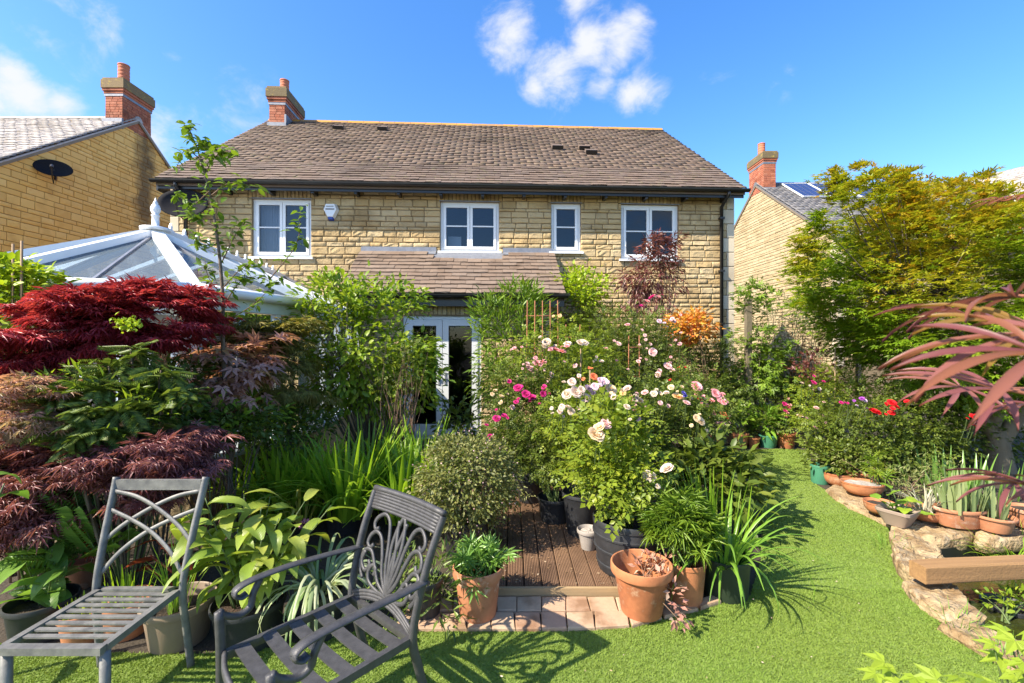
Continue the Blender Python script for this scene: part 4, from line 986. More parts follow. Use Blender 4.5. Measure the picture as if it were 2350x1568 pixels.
# ------------------------------------------------------------------ garden chairs
def armchair():
    t_ = thing('garden_armchair', 'dark cast metal armchair with scrolled lotus back on the lawn', 'armchair', (-.638, 2.197, .006), math.radians(-41.3))
    sz = .415
    def post(s): return catmull([(s*.275,.13,.0),(s*.268,.075,.12),(s*.262,.03,.28),(s*.262,.0,.42),(s*.268,.028,.58),(s*.276,.08,.75),(s*.284,.145,.90),(s*.285,.156,.925)], 5)
    for s in (-1, 1):
        mb = MB(); mb.tube(post(s), [(.016,.021)]*len(post(s)), 8, flat=(0,1,0)); mb.build('back_post', IRON, t_, True)
        mb = MB(); mb.tube(catmull([(s*.275,-.60,0),(s*.272,-.595,.25),(s*.272,-.595,.45),(s*.275,-.60,.60)], 4), [(.016,.020)]*13, 8, flat=(0,1,0)); mb.build('front_leg', IRON, t_, True)
        # flat arm, scroll and S support
        arm = catmull([(s*.272,.065,.655),(s*.29,-.10,.665),(s*.30,-.30,.675),(s*.30,-.46,.672),(s*.30,-.525,.655),(s*.30,-.535,.63),(s*.30,-.51,.612),(s*.30,-.485,.62)], 6)
        mb = MB(); mb.tube(arm, [(.026,.009)]*len(arm), 8, flat=(0,0,1) if False else (0,.2,1)); mb.build('arm', IRON, t_, True)
        sup = catmull([(s*.298,-.44,.66),(s*.296,-.475,.60),(s*.292,-.475,.54),(s*.286,-.52,.50),(s*.278,-.58,.535),(s*.275,-.605,.605)], 6)
        sup = catmull([(s*.298,-.43,.665),(s*.296,-.46,.61),(s*.29,-.475,.56),(s*.283,-.52,.545),(s*.277,-.575,.57),(s*.275,-.602,.60)], 6)
        mb = MB(); mb.tube(sup, [(.024,.009)]*len(sup), 8, flat=(1,0,0)) if False else mb.tube(sup, .015, 8); mb.build('arm_support', IRON, t_, True)
        mb = MB(); mb.beam((s*.252,.0,sz), (s*.258,-.585,sz), .028, .034); mb.build('seat_rail', IRON, t_)
    mb = MB(); mb.beam((-.262,.0,sz-.002), (.262,.0,sz-.002), .03, .03); mb.build('seat_rail', IRON, t_)
    mb = MB(); fr = catmull([(-.258,-.585,sz),(-.15,-.615,sz-.005),(0,-.628,sz-.008),(.15,-.615,sz-.005),(.258,-.585,sz)], 5); mb.tube(fr, [(.012,.024)]*len(fr), 8, flat=(0,0,1)); mb.build('seat_rail', IRON, t_, True)
    for k in range(5):
        y = -.075-.112*k; mb = MB()
        pts = catmull([(-.244,y,sz+.012),(-.12,y,sz+.003),(0,y,sz-.001),(.12,y,sz+.003),(.244,y,sz+.012)], 3)
        mb.tube(pts, [(.041,.005)]*len(pts), 4, flat=(0,0,1)); mb.build('slat', IRON, t_)
    def bp(u, v):                                             # panel of the back
        z = .47+.46*v; y = .004+.152*max(0, (z-.45)/.475)**1.25; w = .262+.022*v; bow = .018*(1-(2*u-1)**2)
        return Vector(((2*u-1)*w*.93, y+bow, z))
    # reeded top rail and bottom rail
    rail = MB()
    for k in range(6):
        v = .83+.031*k; pts = [bp(u, v) for u in np.linspace(-.035, 1.035, 9)]; rail.tube(pts, [(.010,.0085)]*9, 6, flat=(0,1,0))
    pts = [bp(u, 1.02) for u in np.linspace(-.05, 1.05, 9)]; rail.tube(pts, [(.016,.016)]*9, 8, flat=(0,1,0))
    rail.build('top_rail', IRON, t_, True)
    rail = MB()
    for k in range(3):
        pts = [bp(u, -.045-.033*k+.10*(1-(2*u-1)**2)) for u in np.linspace(-.02, 1.02, 13)]; rail.tube(pts, [(.011,.009)]*13, 6, flat=(0,1,0))
    rail.build('lower_rail', IRON, t_, True)
    cv = [[(.5,.06),(.47,.24),(.425,.50),(.44,.68),(.475,.79),(.495,.82)], [(.5,.06),(.52,.30),(.50,.5),(.46,.66),(.44,.78)],
          [(.5,.06),(.41,.30),(.37,.52),(.31,.72),(.22,.79),(.13,.75),(.09,.68),(.12,.62),(.17,.64)],
          [(.5,.06),(.38,.22),(.31,.42),(.24,.56),(.15,.60),(.08,.55),(.06,.47),(.11,.43),(.15,.47)],
          [(.5,.06),(.34,.14),(.24,.28),(.15,.40),(.06,.40),(.01,.30),(.03,.20),(.09,.12)], [(.06,.39),(.03,.28),(.10,.20),(.16,.26),(.13,.31)],
          [(.5,.06),(.34,.06),(.20,.11),(.16,.20),(.21,.28),(.27,.25),(.25,.19)]]
    for cvx in cv:
        for s in (0, 1):
            pts = [bp(u if s == 0 else 1-u, v) for u, v in [(p.x, p.y) for p in catmull([(a, b, 0) for a, b in cvx], 6)]]
            mb = MB(); mb.tube(pts, [(.0115,.0075)]*len(pts), 8, flat=(0,1,0)); mb.build('scroll', IRON, t_, True)
    return t_
armchair()

def sidechair():
    t_ = thing('garden_side_chair', 'weathered armless metal chair with crossed back bars at the left', 'chair', (-1.965, 2.40, .006))
    post = lambda s: catmull([(s*.240,.045,0),(s*.235,.02,.2),(s*.228,.0,.44),(s*.236,.05,.66),(s*.246,.125,.90),(s*.25,.15,.985)], 5)
    for s in (-1, 1):
        p = post(s); mb = MB(); mb.tube(p, [(.017,.022)]*len(p), 8, flat=(0,1,0)); mb.build('back_post', IRON2, t_, True)
        mb = MB(); mb.tube([(s*.212,-.44,0),(s*.212,-.44,.415)], .020, 12); mb.build('front_leg', IRON2, t_, True)
        mb = MB(); mb.beam((s*.208,.0,.43), (s*.215,-.445,.43), .030, .030); mb.build('seat_rail', IRON2, t_)
    mb = MB(); mb.beam((-.224,-.46,.43), (.224,-.46,.43), .036, .031); mb.build('seat_rail', IRON2, t_)
    mb = MB(); mb.beam((-.21,.0,.43), (.21,.0,.43), .03, .030); mb.build('seat_rail', IRON2, t_)
    for k in range(8):
        y = -.046-.048*k; mb = MB(); mb.beam((-.196,y,.436), (.199,y,.436), .024, .008); mb.build('slat', IRON2, t_)
    def bp(u, v): z = .44+.545*v; return Vector(((2*u-1)*(.226+.022*v), .15*v**1.2, z))
    mb = MB(); pts = [bp(u, .93) for u in (0.02, .98)]; mb.beam(pts[0], pts[1], .022, .055); mb.build('top_rail', IRON2, t_)
    for cvx in ([(.02,.87),(.28,.82),(.55,.71),(.82,.56),(1.0,.42)], [(.02,.70),(.28,.61),(.55,.49),(.80,.32),(.99,.12)]):
        for s in (0, 1):
            pts = [bp(u if s == 0 else 1-u, v)+Vector((0, .004 if s else -.004, 0)) for u, v in [(p.x, p.y) for p in catmull([(a, b, 0) for a, b in cvx], 6)]]
            mb = MB(); mb.tube(pts, [(.0125,.006)]*len(pts), 6, flat=(0,1,0)); mb.build('cross_bar', IRON2, t_, True)
    for s in (-1, 1): pass
sidechair()

# ------------------------------------------------------------------ litter on the deck and petals on the lawn
def litter(name, label, cat, region, n, z, size, cols, seed):
    r = np.random.default_rng(seed); P = np.column_stack([r.uniform(region[0], region[1], n), r.uniform(region[2], region[3], n), np.full(n, z)])
    a = r.uniform(0, 6.28, n); s = size*r.uniform(.4, 1.3, n); V = []
    for k, (dx, dy, dz) in enumerate(((1, 0, .15), (0, .5, .3), (-1, 0, .1), (0, -.5, .0))):
        V.append(P+np.column_stack([(np.cos(a)*dx-np.sin(a)*dy)*s, (np.sin(a)*dx+np.cos(a)*dy)*s, dz*s+.001]))
    V = np.stack(V, 1).reshape(-1, 3); o = npmesh(name, V, np.arange(4*n).reshape(-1, 4), leafmat(name, cols, .1, .8, gain=(1, 1, 1))); tag(o, label, cat, kind='stuff')
litter('leaf_litter', 'dry leaf litter scattered over the decking', 'litter', (-.35, 1.1, 3.13, 5.2), 420, .082, .012, [(.30,.20,.11),(.18,.10,.05),(.40,.30,.20),(.10,.06,.035)], 3)
litter('fallen_petals', 'pale petals and crumbs fallen on the lawn and paving', 'litter', (-.6, 2.6, 2.2, 4.4), 110, .022, .008, [(.55,.45,.35),(.45,.30,.22),(.35,.28,.12)], 4)

# ------------------------------------------------------------------ foliage kit
def T_(V, Fc): return np.array(V, float), np.array(Fc, int)
OVAL = T_([(0,0,0),(.42,.27,.07),(1,0,-.10),(.42,-.27,.07)], [(0,3,2),(0,2,1)])
OVAL6 = T_([(0,0,0),(.25,.20,.05),(.62,.22,.04),(1,0,-.14),(.62,-.22,.04),(.25,-.20,.05),(.5,0,-.01)], [(0,6,1),(1,6,2),(2,6,3),(3,6,4),(4,6,5),(5,6,0)])
LANCE = T_([(0,0,0),(.35,.11,.03),(1,0,-.12),(.35,-.11,.03)], [(0,3,2),(0,2,1)])
def lobed(angs, lens, w, droop=.12):
    V = [(0,0,0)]; Fc = []
    for a, l in zip(angs, lens):
        a = math.radians(a); c, s = math.cos(a), math.sin(a); k = len(V)
        V += [(.42*l*c-s*w, .42*l*s+c*w, .03), (.42*l*c+s*w, .42*l*s-c*w, .03), (l*c, l*s, -droop*l)]
        Fc += [(0, k+1, k+2), (0, k+2, k)]
    return T_(V, Fc)
MAPLE = lobed((-95,-50,0,50,95), (.5,.82,1,.82,.5), .13)
DISS = lobed((-110,-72,-36,0,36,72,110), (.5,.75,.95,1.05,.95,.75,.5), .055, .28)
def pinnate(n=6, l=.34, w=.07):
    V = []; Fc = []
    for i in range(n):
        x = .15+.8*i/(n-1); ll = l*(1-.35*abs(i/(n-1)-.4))
        for s in (-1, 1):
            k = len(V); V += [(x, 0, 0), (x+ll*.35+w*.5, s*ll*.5-s*w*.6, .03), (x+ll*.5, s*ll, -.05), (x+ll*.2-w*.3, s*ll*.5+s*w*.4, .03)]; Fc += [(k, k+1, k+2), (k, k+2, k+3)]
    return T_(V, Fc)
PINN = pinnate(); ROSEL = None
def roseleaf():
    V = []; Fc = []
    for (x, y, a, l) in ((.55,0,0,.5),(.42,.05,62,.40),(.42,-.05,-62,.40),(.15,.04,68,.34),(.15,-.04,-68,.34)):
        a = math.radians(a); c, s = math.cos(a), math.sin(a); k = len(V); w = l*.34
        V += [(x, y, 0), (x+.45*l*c-s*w, y+.45*l*s+c*w, .035), (x+l*c, y+l*s, -.06), (x+.45*l*c+s*w, y+.45*l*s-c*w, .035)]; Fc += [(k, k+3, k+2), (k, k+2, k+1)]
    return T_(V, Fc)
ROSEL = roseleaf()
def palm(n=9, l=1.0, w=.05):                       # finger-like fans of narrow leaflets
    angs = np.linspace(-120, 120, n); return lobed(angs, [l*(1-.2*abs(a)/120) for a in angs], w, .2)
FAN = palm()
TET = T_([(0,0,0),(.5,.35,.15),(1,0,0),(.5,-.35,.15),(.5,0,-.25)], [(0,4,1),(1,4,2),(2,4,3),(3,4,0)])

def cloud(P, Dr, Nr, size, tpl):
    V, Fc = tpl; n = len(P)
    X = nrm(Dr); Y = nrm(np.cross(Nr, X)); Z = np.cross(X, Y)
    s = size.reshape(-1, 1, 1) if isinstance(size, np.ndarray) else size
    out = P[:, None, :]+s*(V[None, :, 0:1]*X[:, None, :]+V[None, :, 1:2]*Y[:, None, :]+V[None, :, 2:3]*Z[:, None, :])
    Fa = Fc[None]+(np.arange(n)*len(V))[:, None, None]
    return out.reshape(-1, 3), Fa.reshape(-1, 3)
def unit(n, r=rng): a = r.normal(size=(n, 3)); return nrm(a)
UP = np.array([[0, 0, 1.0]])
def ell(n, c, rad, shell=.45, lowcut=-1.0):
    """clump centres through an ellipsoid, more of them near its skin"""
    out = []
    while len(out) < n:
        d = unit(1)[0]
        if d[2] < lowcut: continue
        r = rng.uniform(shell**3, 1)**(1/3)*rng.uniform(.88, 1.10)
        out.append(np.array(c)+d*r*np.array(rad))
    return np.array(out)
def leaves_on(cl, crad, nl, size, tpl, centre, flat=.7, up=.9, outw=.6, rnd=.7, droop=.25, svar=.35):
    cl = np.asarray(cl); k = len(cl); idx = np.repeat(np.arange(k), nl); n = len(idx)
    off = rng.normal(size=(n, 3))*np.array([1, 1, flat]); off *= (crad if np.isscalar(crad) else np.asarray(crad)[idx][:, None])
    P = cl[idx]+off; out = nrm(P-np.array(centre)); oo = nrm(off+1e-6)
    Dr = nrm(out*.8+oo*.7+unit(n)*rnd)+np.array([[0, 0, -droop]])
    Nr = nrm(UP*up+out*outw+unit(n)*rnd)
    return cloud(P, Dr, Nr, size*rng.uniform(1-svar, 1+svar, n), tpl)
def stems_to(mb, base, targets, r0=.008, r1=.002, bend=.15, n=5, sides=4):
    for t in targets:
        t = Vector(t); b = Vector(base)+Vector((R.uniform(-.5, .5), R.uniform(-.5, .5), 0))*r0*6
        m = b.lerp(t, .5)+Vector((R.uniform(-1, 1), R.uniform(-1, 1), R.uniform(0, 1)))*bend*(t-b).length*.5
        pts = catmull([b, m, t], n); k = len(pts); mb.tube(pts, [r0+(r1-r0)*i/(k-1) for i in range(k)], sides, cap=False)
def plant(name, label, cat, base, mat, cl, crad, nl, size, tpl, centre=None, stem=None, smat=TWIG, nst=14, r0=.008, r1=.0025, part='foliage', group=None, root=None, sbase=(0, 0, 0), **kw):
    """cl: clump centres in world coordinates"""
    base = Vector(base); t_ = root or thing(name, label, cat, base, 0, group)
    cl = np.asarray(cl)-np.array(t_.location); ctr = np.array(centre)-np.array(t_.location) if centre is not None else cl.mean(0)-np.array([0, 0, .2])
    V, Fa = leaves_on(cl, crad, nl, size, tpl, ctr, **kw); npmesh(part, V, Fa, mat, t_)
    if nst:
        mb = MB(); stems_to(mb, sbase, [cl[i] for i in rng.choice(len(cl), min(nst, len(cl)), replace=False)], r0, r1); mb.build('stems', smat, t_, True)
    return t_
def E(x, y, Y, rx, ry, rz, n, **kw):               # ellipsoid of clumps given by a picture point, its distance and pixel radii
    c = W(x, y, Y); return ell(n, c, (rx/F*Y, ry, rz/F*Y), **kw)
def blades(name, mat, parent, n, base_r, length, width, lean=(.2, .9), curl=1.0, seg=6, centre=(0, 0, 0), tip=.15, fold=.0, sp=None, keel=True):
    """strap leaves from a crown: arching strips"""
    V = []; Fs = []
    a = rng.uniform(0, 2*np.pi, n); rr = base_r*np.sqrt(rng.uniform(0, 1, n)); L = length*rng.uniform(.6, 1.15, n); le = rng.uniform(lean[0], lean[1], n); w = width*rng.uniform(.7, 1.2, n)
    tw = rng.uniform(-.5, .5, n)
    k = 0; allV = []; allF = []
    for i in range(n):
        d = np.array([math.cos(a[i]), math.sin(a[i]), 0.0]); sdv = np.array([-math.sin(a[i]+tw[i]), math.cos(a[i]+tw[i]), 0.0]); p = np.array(centre)+d*rr[i]+np.array([rng.uniform(-1, 1), rng.uniform(-1, 1), 0])*base_r*.3
        th = le[i]*.35; vv = []
        for s in range(seg+1):
            f = s/seg; ww = w[i]*(.75+.5*f if f < .5 else (1-(f-.5)*2*(1-tip)))*.5
            nn = np.array([0, 0, 1.0])*math.sin(th)-d*math.cos(th)
            vv += [p-sdv*ww+nn*(-fold*ww), p+sdv*ww+nn*(-fold*ww)] if not keel else [p-sdv*ww-nn*ww*.35, p+nn*ww*.0, p+sdv*ww-nn*ww*.35]
            st = L[i]/seg; p = p+(d*math.sin(th)+np.array([0, 0, 1.0])*math.cos(th))*st; th += curl*le[i]*rng.uniform(.7, 1.3)/seg*1.6
        m = 3 if keel else 2
        for s in range(seg):
            for c in range(m-1): q_ = k+s*m+c; allF.append((q_, q_+1, q_+m+1, q_+m))
        allV += vv; k += len(vv)
    return npmesh(name, np.array(allV), np.array(allF), mat, parent, True)

# leaf colours
L_ROSE = leafmat('rose_leaf', [(.055,.095,.018),(.085,.13,.022),(.115,.165,.028),(.07,.11,.02),(.15,.19,.035)], .35, .42)
L_ROSEY = leafmat('young_rose_leaf', [(.13,.20,.02),(.19,.26,.03),(.10,.17,.02),(.24,.29,.035)], .4, .42)
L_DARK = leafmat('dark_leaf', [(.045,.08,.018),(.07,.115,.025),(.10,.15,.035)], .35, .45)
L_MID = leafmat('shrub_leaf', [(.07,.14,.018),(.11,.20,.025),(.16,.26,.03),(.09,.17,.02)], .35, .42)
L_SHRUB = leafmat('leafy_shrub_leaf', [(.10,.19,.02),(.16,.26,.025),(.22,.32,.03),(.12,.22,.02),(.27,.34,.05)], .4, .42)
L_LIME = leafmat('lime_leaf', [(.22,.34,.02),(.30,.42,.03),(.18,.30,.02),(.36,.46,.04)], .4, .45)
L_ACER = leafmat('acer_leaf', [(.10,.20,.012),(.14,.25,.016),(.19,.30,.02),(.08,.16,.012),(.24,.33,.025)], .45, .45, wide=[(.28,.31,.02),(.36,.29,.025),(.22,.30,.018),(.40,.23,.03)], wscale=1.1, zgrow=2.75)
L_RED = leafmat('crimson_leaf', [(.32,.030,.048),(.45,.050,.065),(.22,.022,.038),(.52,.075,.085),(.38,.045,.075)], .35, .35, .5, gain=(1.1, 1.05, 1.05))
L_PURP = leafmat('purple_leaf', [(.20,.065,.07),(.31,.12,.12),(.15,.05,.055),(.38,.17,.16)], .3, .4, .5, gain=(1.1, 1.05, 1.05))
L_PINK = leafmat('pinkish_leaf', [(.50,.27,.22),(.58,.36,.29),(.42,.22,.16),(.34,.28,.14),(.52,.36,.26)], .35, .45, gain=(1.1, 1.05, 1.05))
L_BRONZE = leafmat('bronze_leaf', [(.36,.17,.13),(.48,.27,.20),(.46,.27,.22),(.24,.12,.09),(.50,.30,.11)], .35, .45, gain=(1.1, 1.05, 1.05))
L_OLIVE = leafmat('olive_leaf', [(.20,.21,.04),(.28,.25,.06),(.15,.18,.035),(.33,.27,.09)], .35, .5, gain=(1.1, 1.05, 1.05))
L_MAHO = leafmat('feathery_leaf', [(.06,.11,.022),(.10,.165,.035),(.16,.23,.055),(.04,.08,.018)], .3, .4)
L_IRIS = leafmat('strap_leaf', [(.12,.26,.02),(.17,.32,.028),(.22,.37,.035),(.14,.28,.022),(.28,.40,.05)], .5, .38, .4)
L_GING = leafmat('ginger_leaf', [(.20,.30,.06),(.26,.36,.08),(.16,.26,.05),(.33,.38,.10)], .4, .38, .45)
L_VARI = leafmat('variegated_leaf', [(.30,.38,.20),(.42,.46,.30),(.20,.30,.12),(.14,.24,.07)], .35, .4, gain=(1.1, 1.05, 1.05))
L_HOST = leafmat('hosta_leaf', [(.09,.20,.05),(.13,.26,.06),(.16,.30,.08)], .35, .3, .5)
L_SAGE = leafmat('grey_green_leaf', [(.16,.20,.09),(.22,.25,.11),(.12,.17,.06),(.28,.28,.15)], .3, .5)
L_OREG = leafmat('hebe_leaf', [(.09,.12,.035),(.13,.16,.05),(.18,.19,.075),(.07,.095,.03)], .3, .45)
L_SMOKE = leafmat('smoke_leaf', [(.10,.030,.028),(.15,.05,.04),(.20,.075,.06),(.08,.022,.022)], .35, .4, .5, gain=(1.1, 1.05, 1.05))
L_ORNG = leafmat('orange_leaf', [(.55,.26,.03),(.60,.34,.04),(.55,.13,.04),(.48,.36,.05),(.62,.20,.08)], .35, .5, gain=(1.1, 1.05, 1.05))
L_AGAP = leafmat('agapanthus_leaf', [(.10,.22,.03),(.14,.28,.04),(.18,.33,.05)], .35, .35, .5)
L_OLV = leafmat('blue_green_leaf', [(.08,.12,.07),(.12,.16,.10),(.06,.09,.05)], .2, .5)
L_CANNA = leafmat('canna_leaf', [(.16,.03,.012),(.24,.05,.015),(.30,.08,.02)], .4, .35, .5, gain=(1.1, 1.05, 1.05))
L_IRISB = leafmat('iris_fan', [(.18,.25,.14),(.24,.30,.17),(.14,.22,.10)], .3, .45)

# ------------------------------------------------------------------ big tree on the right
def acer():
    base = Vector((6.55, 6.15, 0)); t_ = thing('acer_tree', 'spreading green and gold acer tree behind the right border', 'tree', base)
    cl = []; cr = []
    for k in range(640):
        while True:
            p = rng.uniform(-1, 1, 3)
            if p @ p < 1 and (p @ p > .16): break
        x = 6.2+p[0]*2.2; y = 6.2+p[1]*1.3; z = 2.35+p[2]*1.55
        if x < 5.3: z = max(z, 1.35+(5.3-x)*.85)
        if z > 3.2+.75*math.cos((x-5.6)*.55)*.9: z -= .5
        cl.append((x, y, z)); cr.append(rng.uniform(.09, .18))
    for (px, py) in [(1915,385),(1975,380),(2030,395),(2075,385),(1930,410),(2000,405),(2100,420),(2190,415),(2255,405),(1840,545),(1850,570),(1835,615),(1870,640),(1880,490),(1860,520),(1950,420),(2060,410)]:
        q_ = W(px+R.uniform(-6, 6), py+R.uniform(0, 12), 5.6+R.uniform(-.3, .4)); cl.append(tuple(q_)); cr.append(.06)
        for k in range(2): q2 = q_+Vector((R.uniform(-.05, .12), 0, -.12*(k+1))); cl.append(tuple(q2)); cr.append(.08)
    cl = np.array(cl)-np.array(base); cr = np.array(cr)
    V, Fa = leaves_on(cl, cr, 56, .072, MAPLE, (-.6, .1, 1.9), flat=.36, up=1.3, outw=.4, rnd=.5, droop=.12); npmesh('crown', V, Fa, L_ACER, t_)
    mb = MB(); limbs = [[(0,0,0),(.0,0,.35),(-.35,-.1,.85),(-.75,-.15,1.35),(-1.3,-.2,1.9)], [(.0,0,.3),(-.1,.1,.9),(-.25,.1,1.5),(-.5,.2,2.4)], [(.02,0,.35),(.25,-.1,.9),(.5,-.1,1.5),(.9,0,2.3)], [(0,.05,.4),(.15,.3,1.0),(.35,.5,1.8)], [(-.1,0,.6),(-.25,-.35,1.1),(-.2,-.6,1.7)]]
    mb.tube(catmull([(.05,0,-.05),(.02,0,.2),(0,0,.45),(0,0,.6)], 4), [.17-.006*i for i in range(13)], 12)
    for l in limbs: p = catmull(l, 5); mb.tube(p, [.105-.085*i/(len(p)-1) for i in range(len(p))], 9)
    mb.build('trunk', BARKP, t_, True)
    mb = MB(); ends = [l[-1] for l in limbs]
    for i in rng.choice(len(cl), 150, replace=False):
        e = min((Vector(l[j]) for l in limbs for j in (2, len(l)-1, 3 if len(l) > 3 else 2)), key=lambda q_: (q_-Vector(cl[i])).length); stems_to(mb, e, [cl[i]], .012, .003)
    mb.build('branches', BARK, t_, True)
acer()

# ------------------------------------------------------------------ maples on the left
def padded(name, label, base, pads, mat, tpl, size, nl, trunk, seed, cat='maple', crad=(.05, .09), flat=.25, droop=.3, sub=9, up=1.3, rnd=.35, tmat=BARK):
    """pads: (x,y px, distance, px radius x, m radius y, thickness px)"""
    base = Vector(base); t_ = thing(name, label, cat, base); cl = []
    for (x, y, Y, rx, ry, rz) in pads:
        c = np.array(W(x, y, Y)); n = int(sub*max(1, rx/40))
        for k in range(n):
            a = rng.uniform(0, 6.28); r = math.sqrt(rng.uniform(0, 1)); u, v = r*math.cos(a), r*math.sin(a)
            cl.append(c+np.array([u*rx/F*Y, v*ry, (1-r*r)*rz/F*Y*.6-(r*r)*rz/F*Y*.5+rng.normal()*.012]))
    cl = np.array(cl)-np.array(base); ctr = cl.mean(0)-np.array([0, 0, .1])
    V, Fa = leaves_on(cl, rng.uniform(crad[0], crad[1], len(cl)), nl, size, tpl, ctr, flat=flat, up=up, outw=.3, rnd=rnd, droop=droop); npmesh('crown', V, Fa, mat, t_)
    mb = MB(); tr = [Vector(p)-base for p in trunk]; p = catmull(tr, 6); mb.tube(p, [.035-.018*i/(len(p)-1) for i in range(len(p))], 8); mb.build('trunk', tmat, t_, True)
    mb = MB()
    for i in rng.choice(len(cl), min(len(cl), 60), replace=False):
        e = min(p[len(p)//3:], key=lambda q_: (q_-Vector(cl[i])).length); stems_to(mb, e, [cl[i]], .007, .002, .12)
    mb.build('branches', tmat, t_, True)
    return t_
def layers(x0, x1, ytop, ybot, n, Yf, rx, rz, ry=.2):
    out = []
    for k in range(n):
        x = R.uniform(x0, x1); f = R.random(); y = ytop(x)+(ybot(x)-ytop(x))*f; out.append((x, y, Yf(x)+R.uniform(-.15, .1), rx*R.uniform(.6, 1.3), ry*R.uniform(.6, 1.2), rz*R.uniform(.6, 1.2)))
    return out
padded('japanese_maple', 'crimson japanese maple spreading in front of the conservatory', (-2.95, 3.6, 0),
       layers(-40, 470, lambda x: 735-.36*x if x < 320 else 620+(x-320)*.42, lambda x: 850-.08*x if x < 200 else 800, 54, lambda x: 2.98+.0017*x, 42, 8),
       L_RED, DISS, .068, 17, [(-2.95,3.6,0),(-2.92,3.6,.7),(-3.0,3.5,1.3),(-2.9,3.5,1.75),(-2.95,3.5,2.05)], 1, sub=7, crad=(.035,.06), flat=.22, rnd=.45, droop=.35)
padded('purple_maple', 'low purple cut leaf maple mounding behind the side chair', (-2.65, 3.05, 0),
       layers(-30, 430, lambda x: 985+abs(x-330)*.12, lambda x: 1240-.28*x, 44, lambda x: 2.95, 46, 9, .25),
       L_PURP, DISS, .070, 15, [(-2.65,3.05,0),(-2.6,3.05,.4),(-2.55,3.0,.75),(-2.6,3.0,1.05)], 2, sub=7, droop=.45, flat=.22, rnd=.5)
padded('pale_pink_maple', 'pink and cream maple at the left edge below the crimson one', (-3.05, 2.95, 0),
       layers(-20, 135, lambda x: 875, lambda x: 1010, 18, lambda x: 2.85, 36, 8, .2),
       L_PINK, DISS, .060, 14, [(-3.05,2.95,0),(-3.0,2.95,.6),(-3.0,2.9,1.1),(-2.95,2.9,1.35)], 3, sub=7, droop=.4, flat=.25, rnd=.5)
padded('bronze_maple', 'bronze and pink maple in the middle of the left border', (-2.5, 4.1, 0),
       [(560,800,4.3,60,.18,14),(620,775,4.5,45,.18,12),(470,815,4.0,40,.18,14),(560,850,4.2,55,.18,14),(480,880,3.95,60,.18,14),(570,872,4.2,45,.18,14),(500,915,3.9,55,.18,14),(545,928,4.0,35,.18,12),(430,895,3.8,35,.18,12),(600,830,4.4,40,.18,12)],
       L_BRONZE, MAPLE, .115, 9, [(-2.5,4.1,0),(-2.55,4.1,.5),(-2.5,4.1,1.1),(-2.55,4.1,1.6)], 4, sub=6, droop=.7, up=.9, rnd=.5)
padded('weeping_acer', 'fine leaved olive acer beside the conservatory gutter', (-2.35, 5.0, 0),
       [(640,760,4.95,55,.22,20),(690,745,5.0,45,.25,20),(610,800,4.8,55,.22,24),(670,800,4.9,65,.22,28),(700,850,4.9,40,.25,30),(640,850,4.8,60,.22,30),(600,860,4.7,40,.22,26),(660,905,4.8,60,.22,30),(710,910,4.8,45,.25,26),(610,920,4.7,50,.22,26),(530,770,4.5,40,.15,20),(560,745,4.6,40,.15,14)],
       L_OLIVE, DISS, .070, 17, [(-2.35,5.0,0),(-2.45,5.0,.6),(-2.4,4.95,1.2),(-2.35,4.95,1.7)], 5, sub=9, droop=.7)

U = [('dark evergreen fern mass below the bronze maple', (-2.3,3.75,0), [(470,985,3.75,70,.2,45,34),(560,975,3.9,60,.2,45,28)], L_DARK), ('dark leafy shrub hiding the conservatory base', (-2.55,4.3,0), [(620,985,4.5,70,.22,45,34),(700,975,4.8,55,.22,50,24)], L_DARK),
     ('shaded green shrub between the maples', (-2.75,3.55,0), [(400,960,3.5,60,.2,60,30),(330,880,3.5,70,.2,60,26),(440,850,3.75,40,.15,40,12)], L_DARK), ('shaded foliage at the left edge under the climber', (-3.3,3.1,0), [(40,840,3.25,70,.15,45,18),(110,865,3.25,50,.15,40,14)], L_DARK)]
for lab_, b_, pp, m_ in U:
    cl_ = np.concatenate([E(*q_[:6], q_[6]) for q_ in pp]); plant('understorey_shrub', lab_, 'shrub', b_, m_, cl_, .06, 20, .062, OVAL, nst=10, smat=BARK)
# feathery evergreen
def feathery():
    base = Vector((-2.55, 3.0, 0)); t_ = thing('mahonia', 'feathery evergreen with long drooping leaflets below the crimson maple', 'shrub', base); P = []; D = []
    whorls = [W(x, y, Y) for x, y, Y in [(300,800,3.1),(250,840,3.0),(170,870,2.9),(240,890,2.9),(330,890,3.0),(370,850,3.05),(200,930,2.8),(270,940,2.85),(160,960,2.75),(230,980,2.8),(340,950,2.95),(130,915,2.8),(190,1000,2.75),(300,990,2.9),(400,900,3.1),(370,920,3.0),(170,1020,2.75)]]
    for w in whorls:
        for k in range(16):
            a = rng.uniform(0, 6.28); el = rng.uniform(-.7, .6); P.append(np.array(w)-np.array(base)+rng.normal(size=3)*.02); D.append((math.cos(a)*math.cos(el), math.sin(a)*math.cos(el), math.sin(el)-.15))
    P, D = np.array(P), np.array(D); V, Fa = cloud(P, D, nrm(UP+rng.normal(size=P.shape)*.3), .17*rng.uniform(.7, 1.2, len(P)), pinnate(13, .36, .013)); npmesh('foliage', V, Fa, L_MAHO, t_)
    mb = MB(); stems_to(mb, (0,0,0), [w-base for w in whorls], .012, .006, .1); mb.build('stems', BARK, t_, True)
    P = np.repeat(np.array([np.array(W(x, y, 3.05)) for x, y in ((270,742),(290,738),(310,745),(300,755),(285,752))])-np.array(base), 22, 0)+rng.normal(size=(110, 3))*.022
    V, Fa = cloud(P, unit(110)+UP*.5, UP+unit(110)*.5, .035*rng.uniform(.7, 1.2, 110), OVAL); npmesh('new_shoots', V, Fa, L_LIME, t_)
feathery()

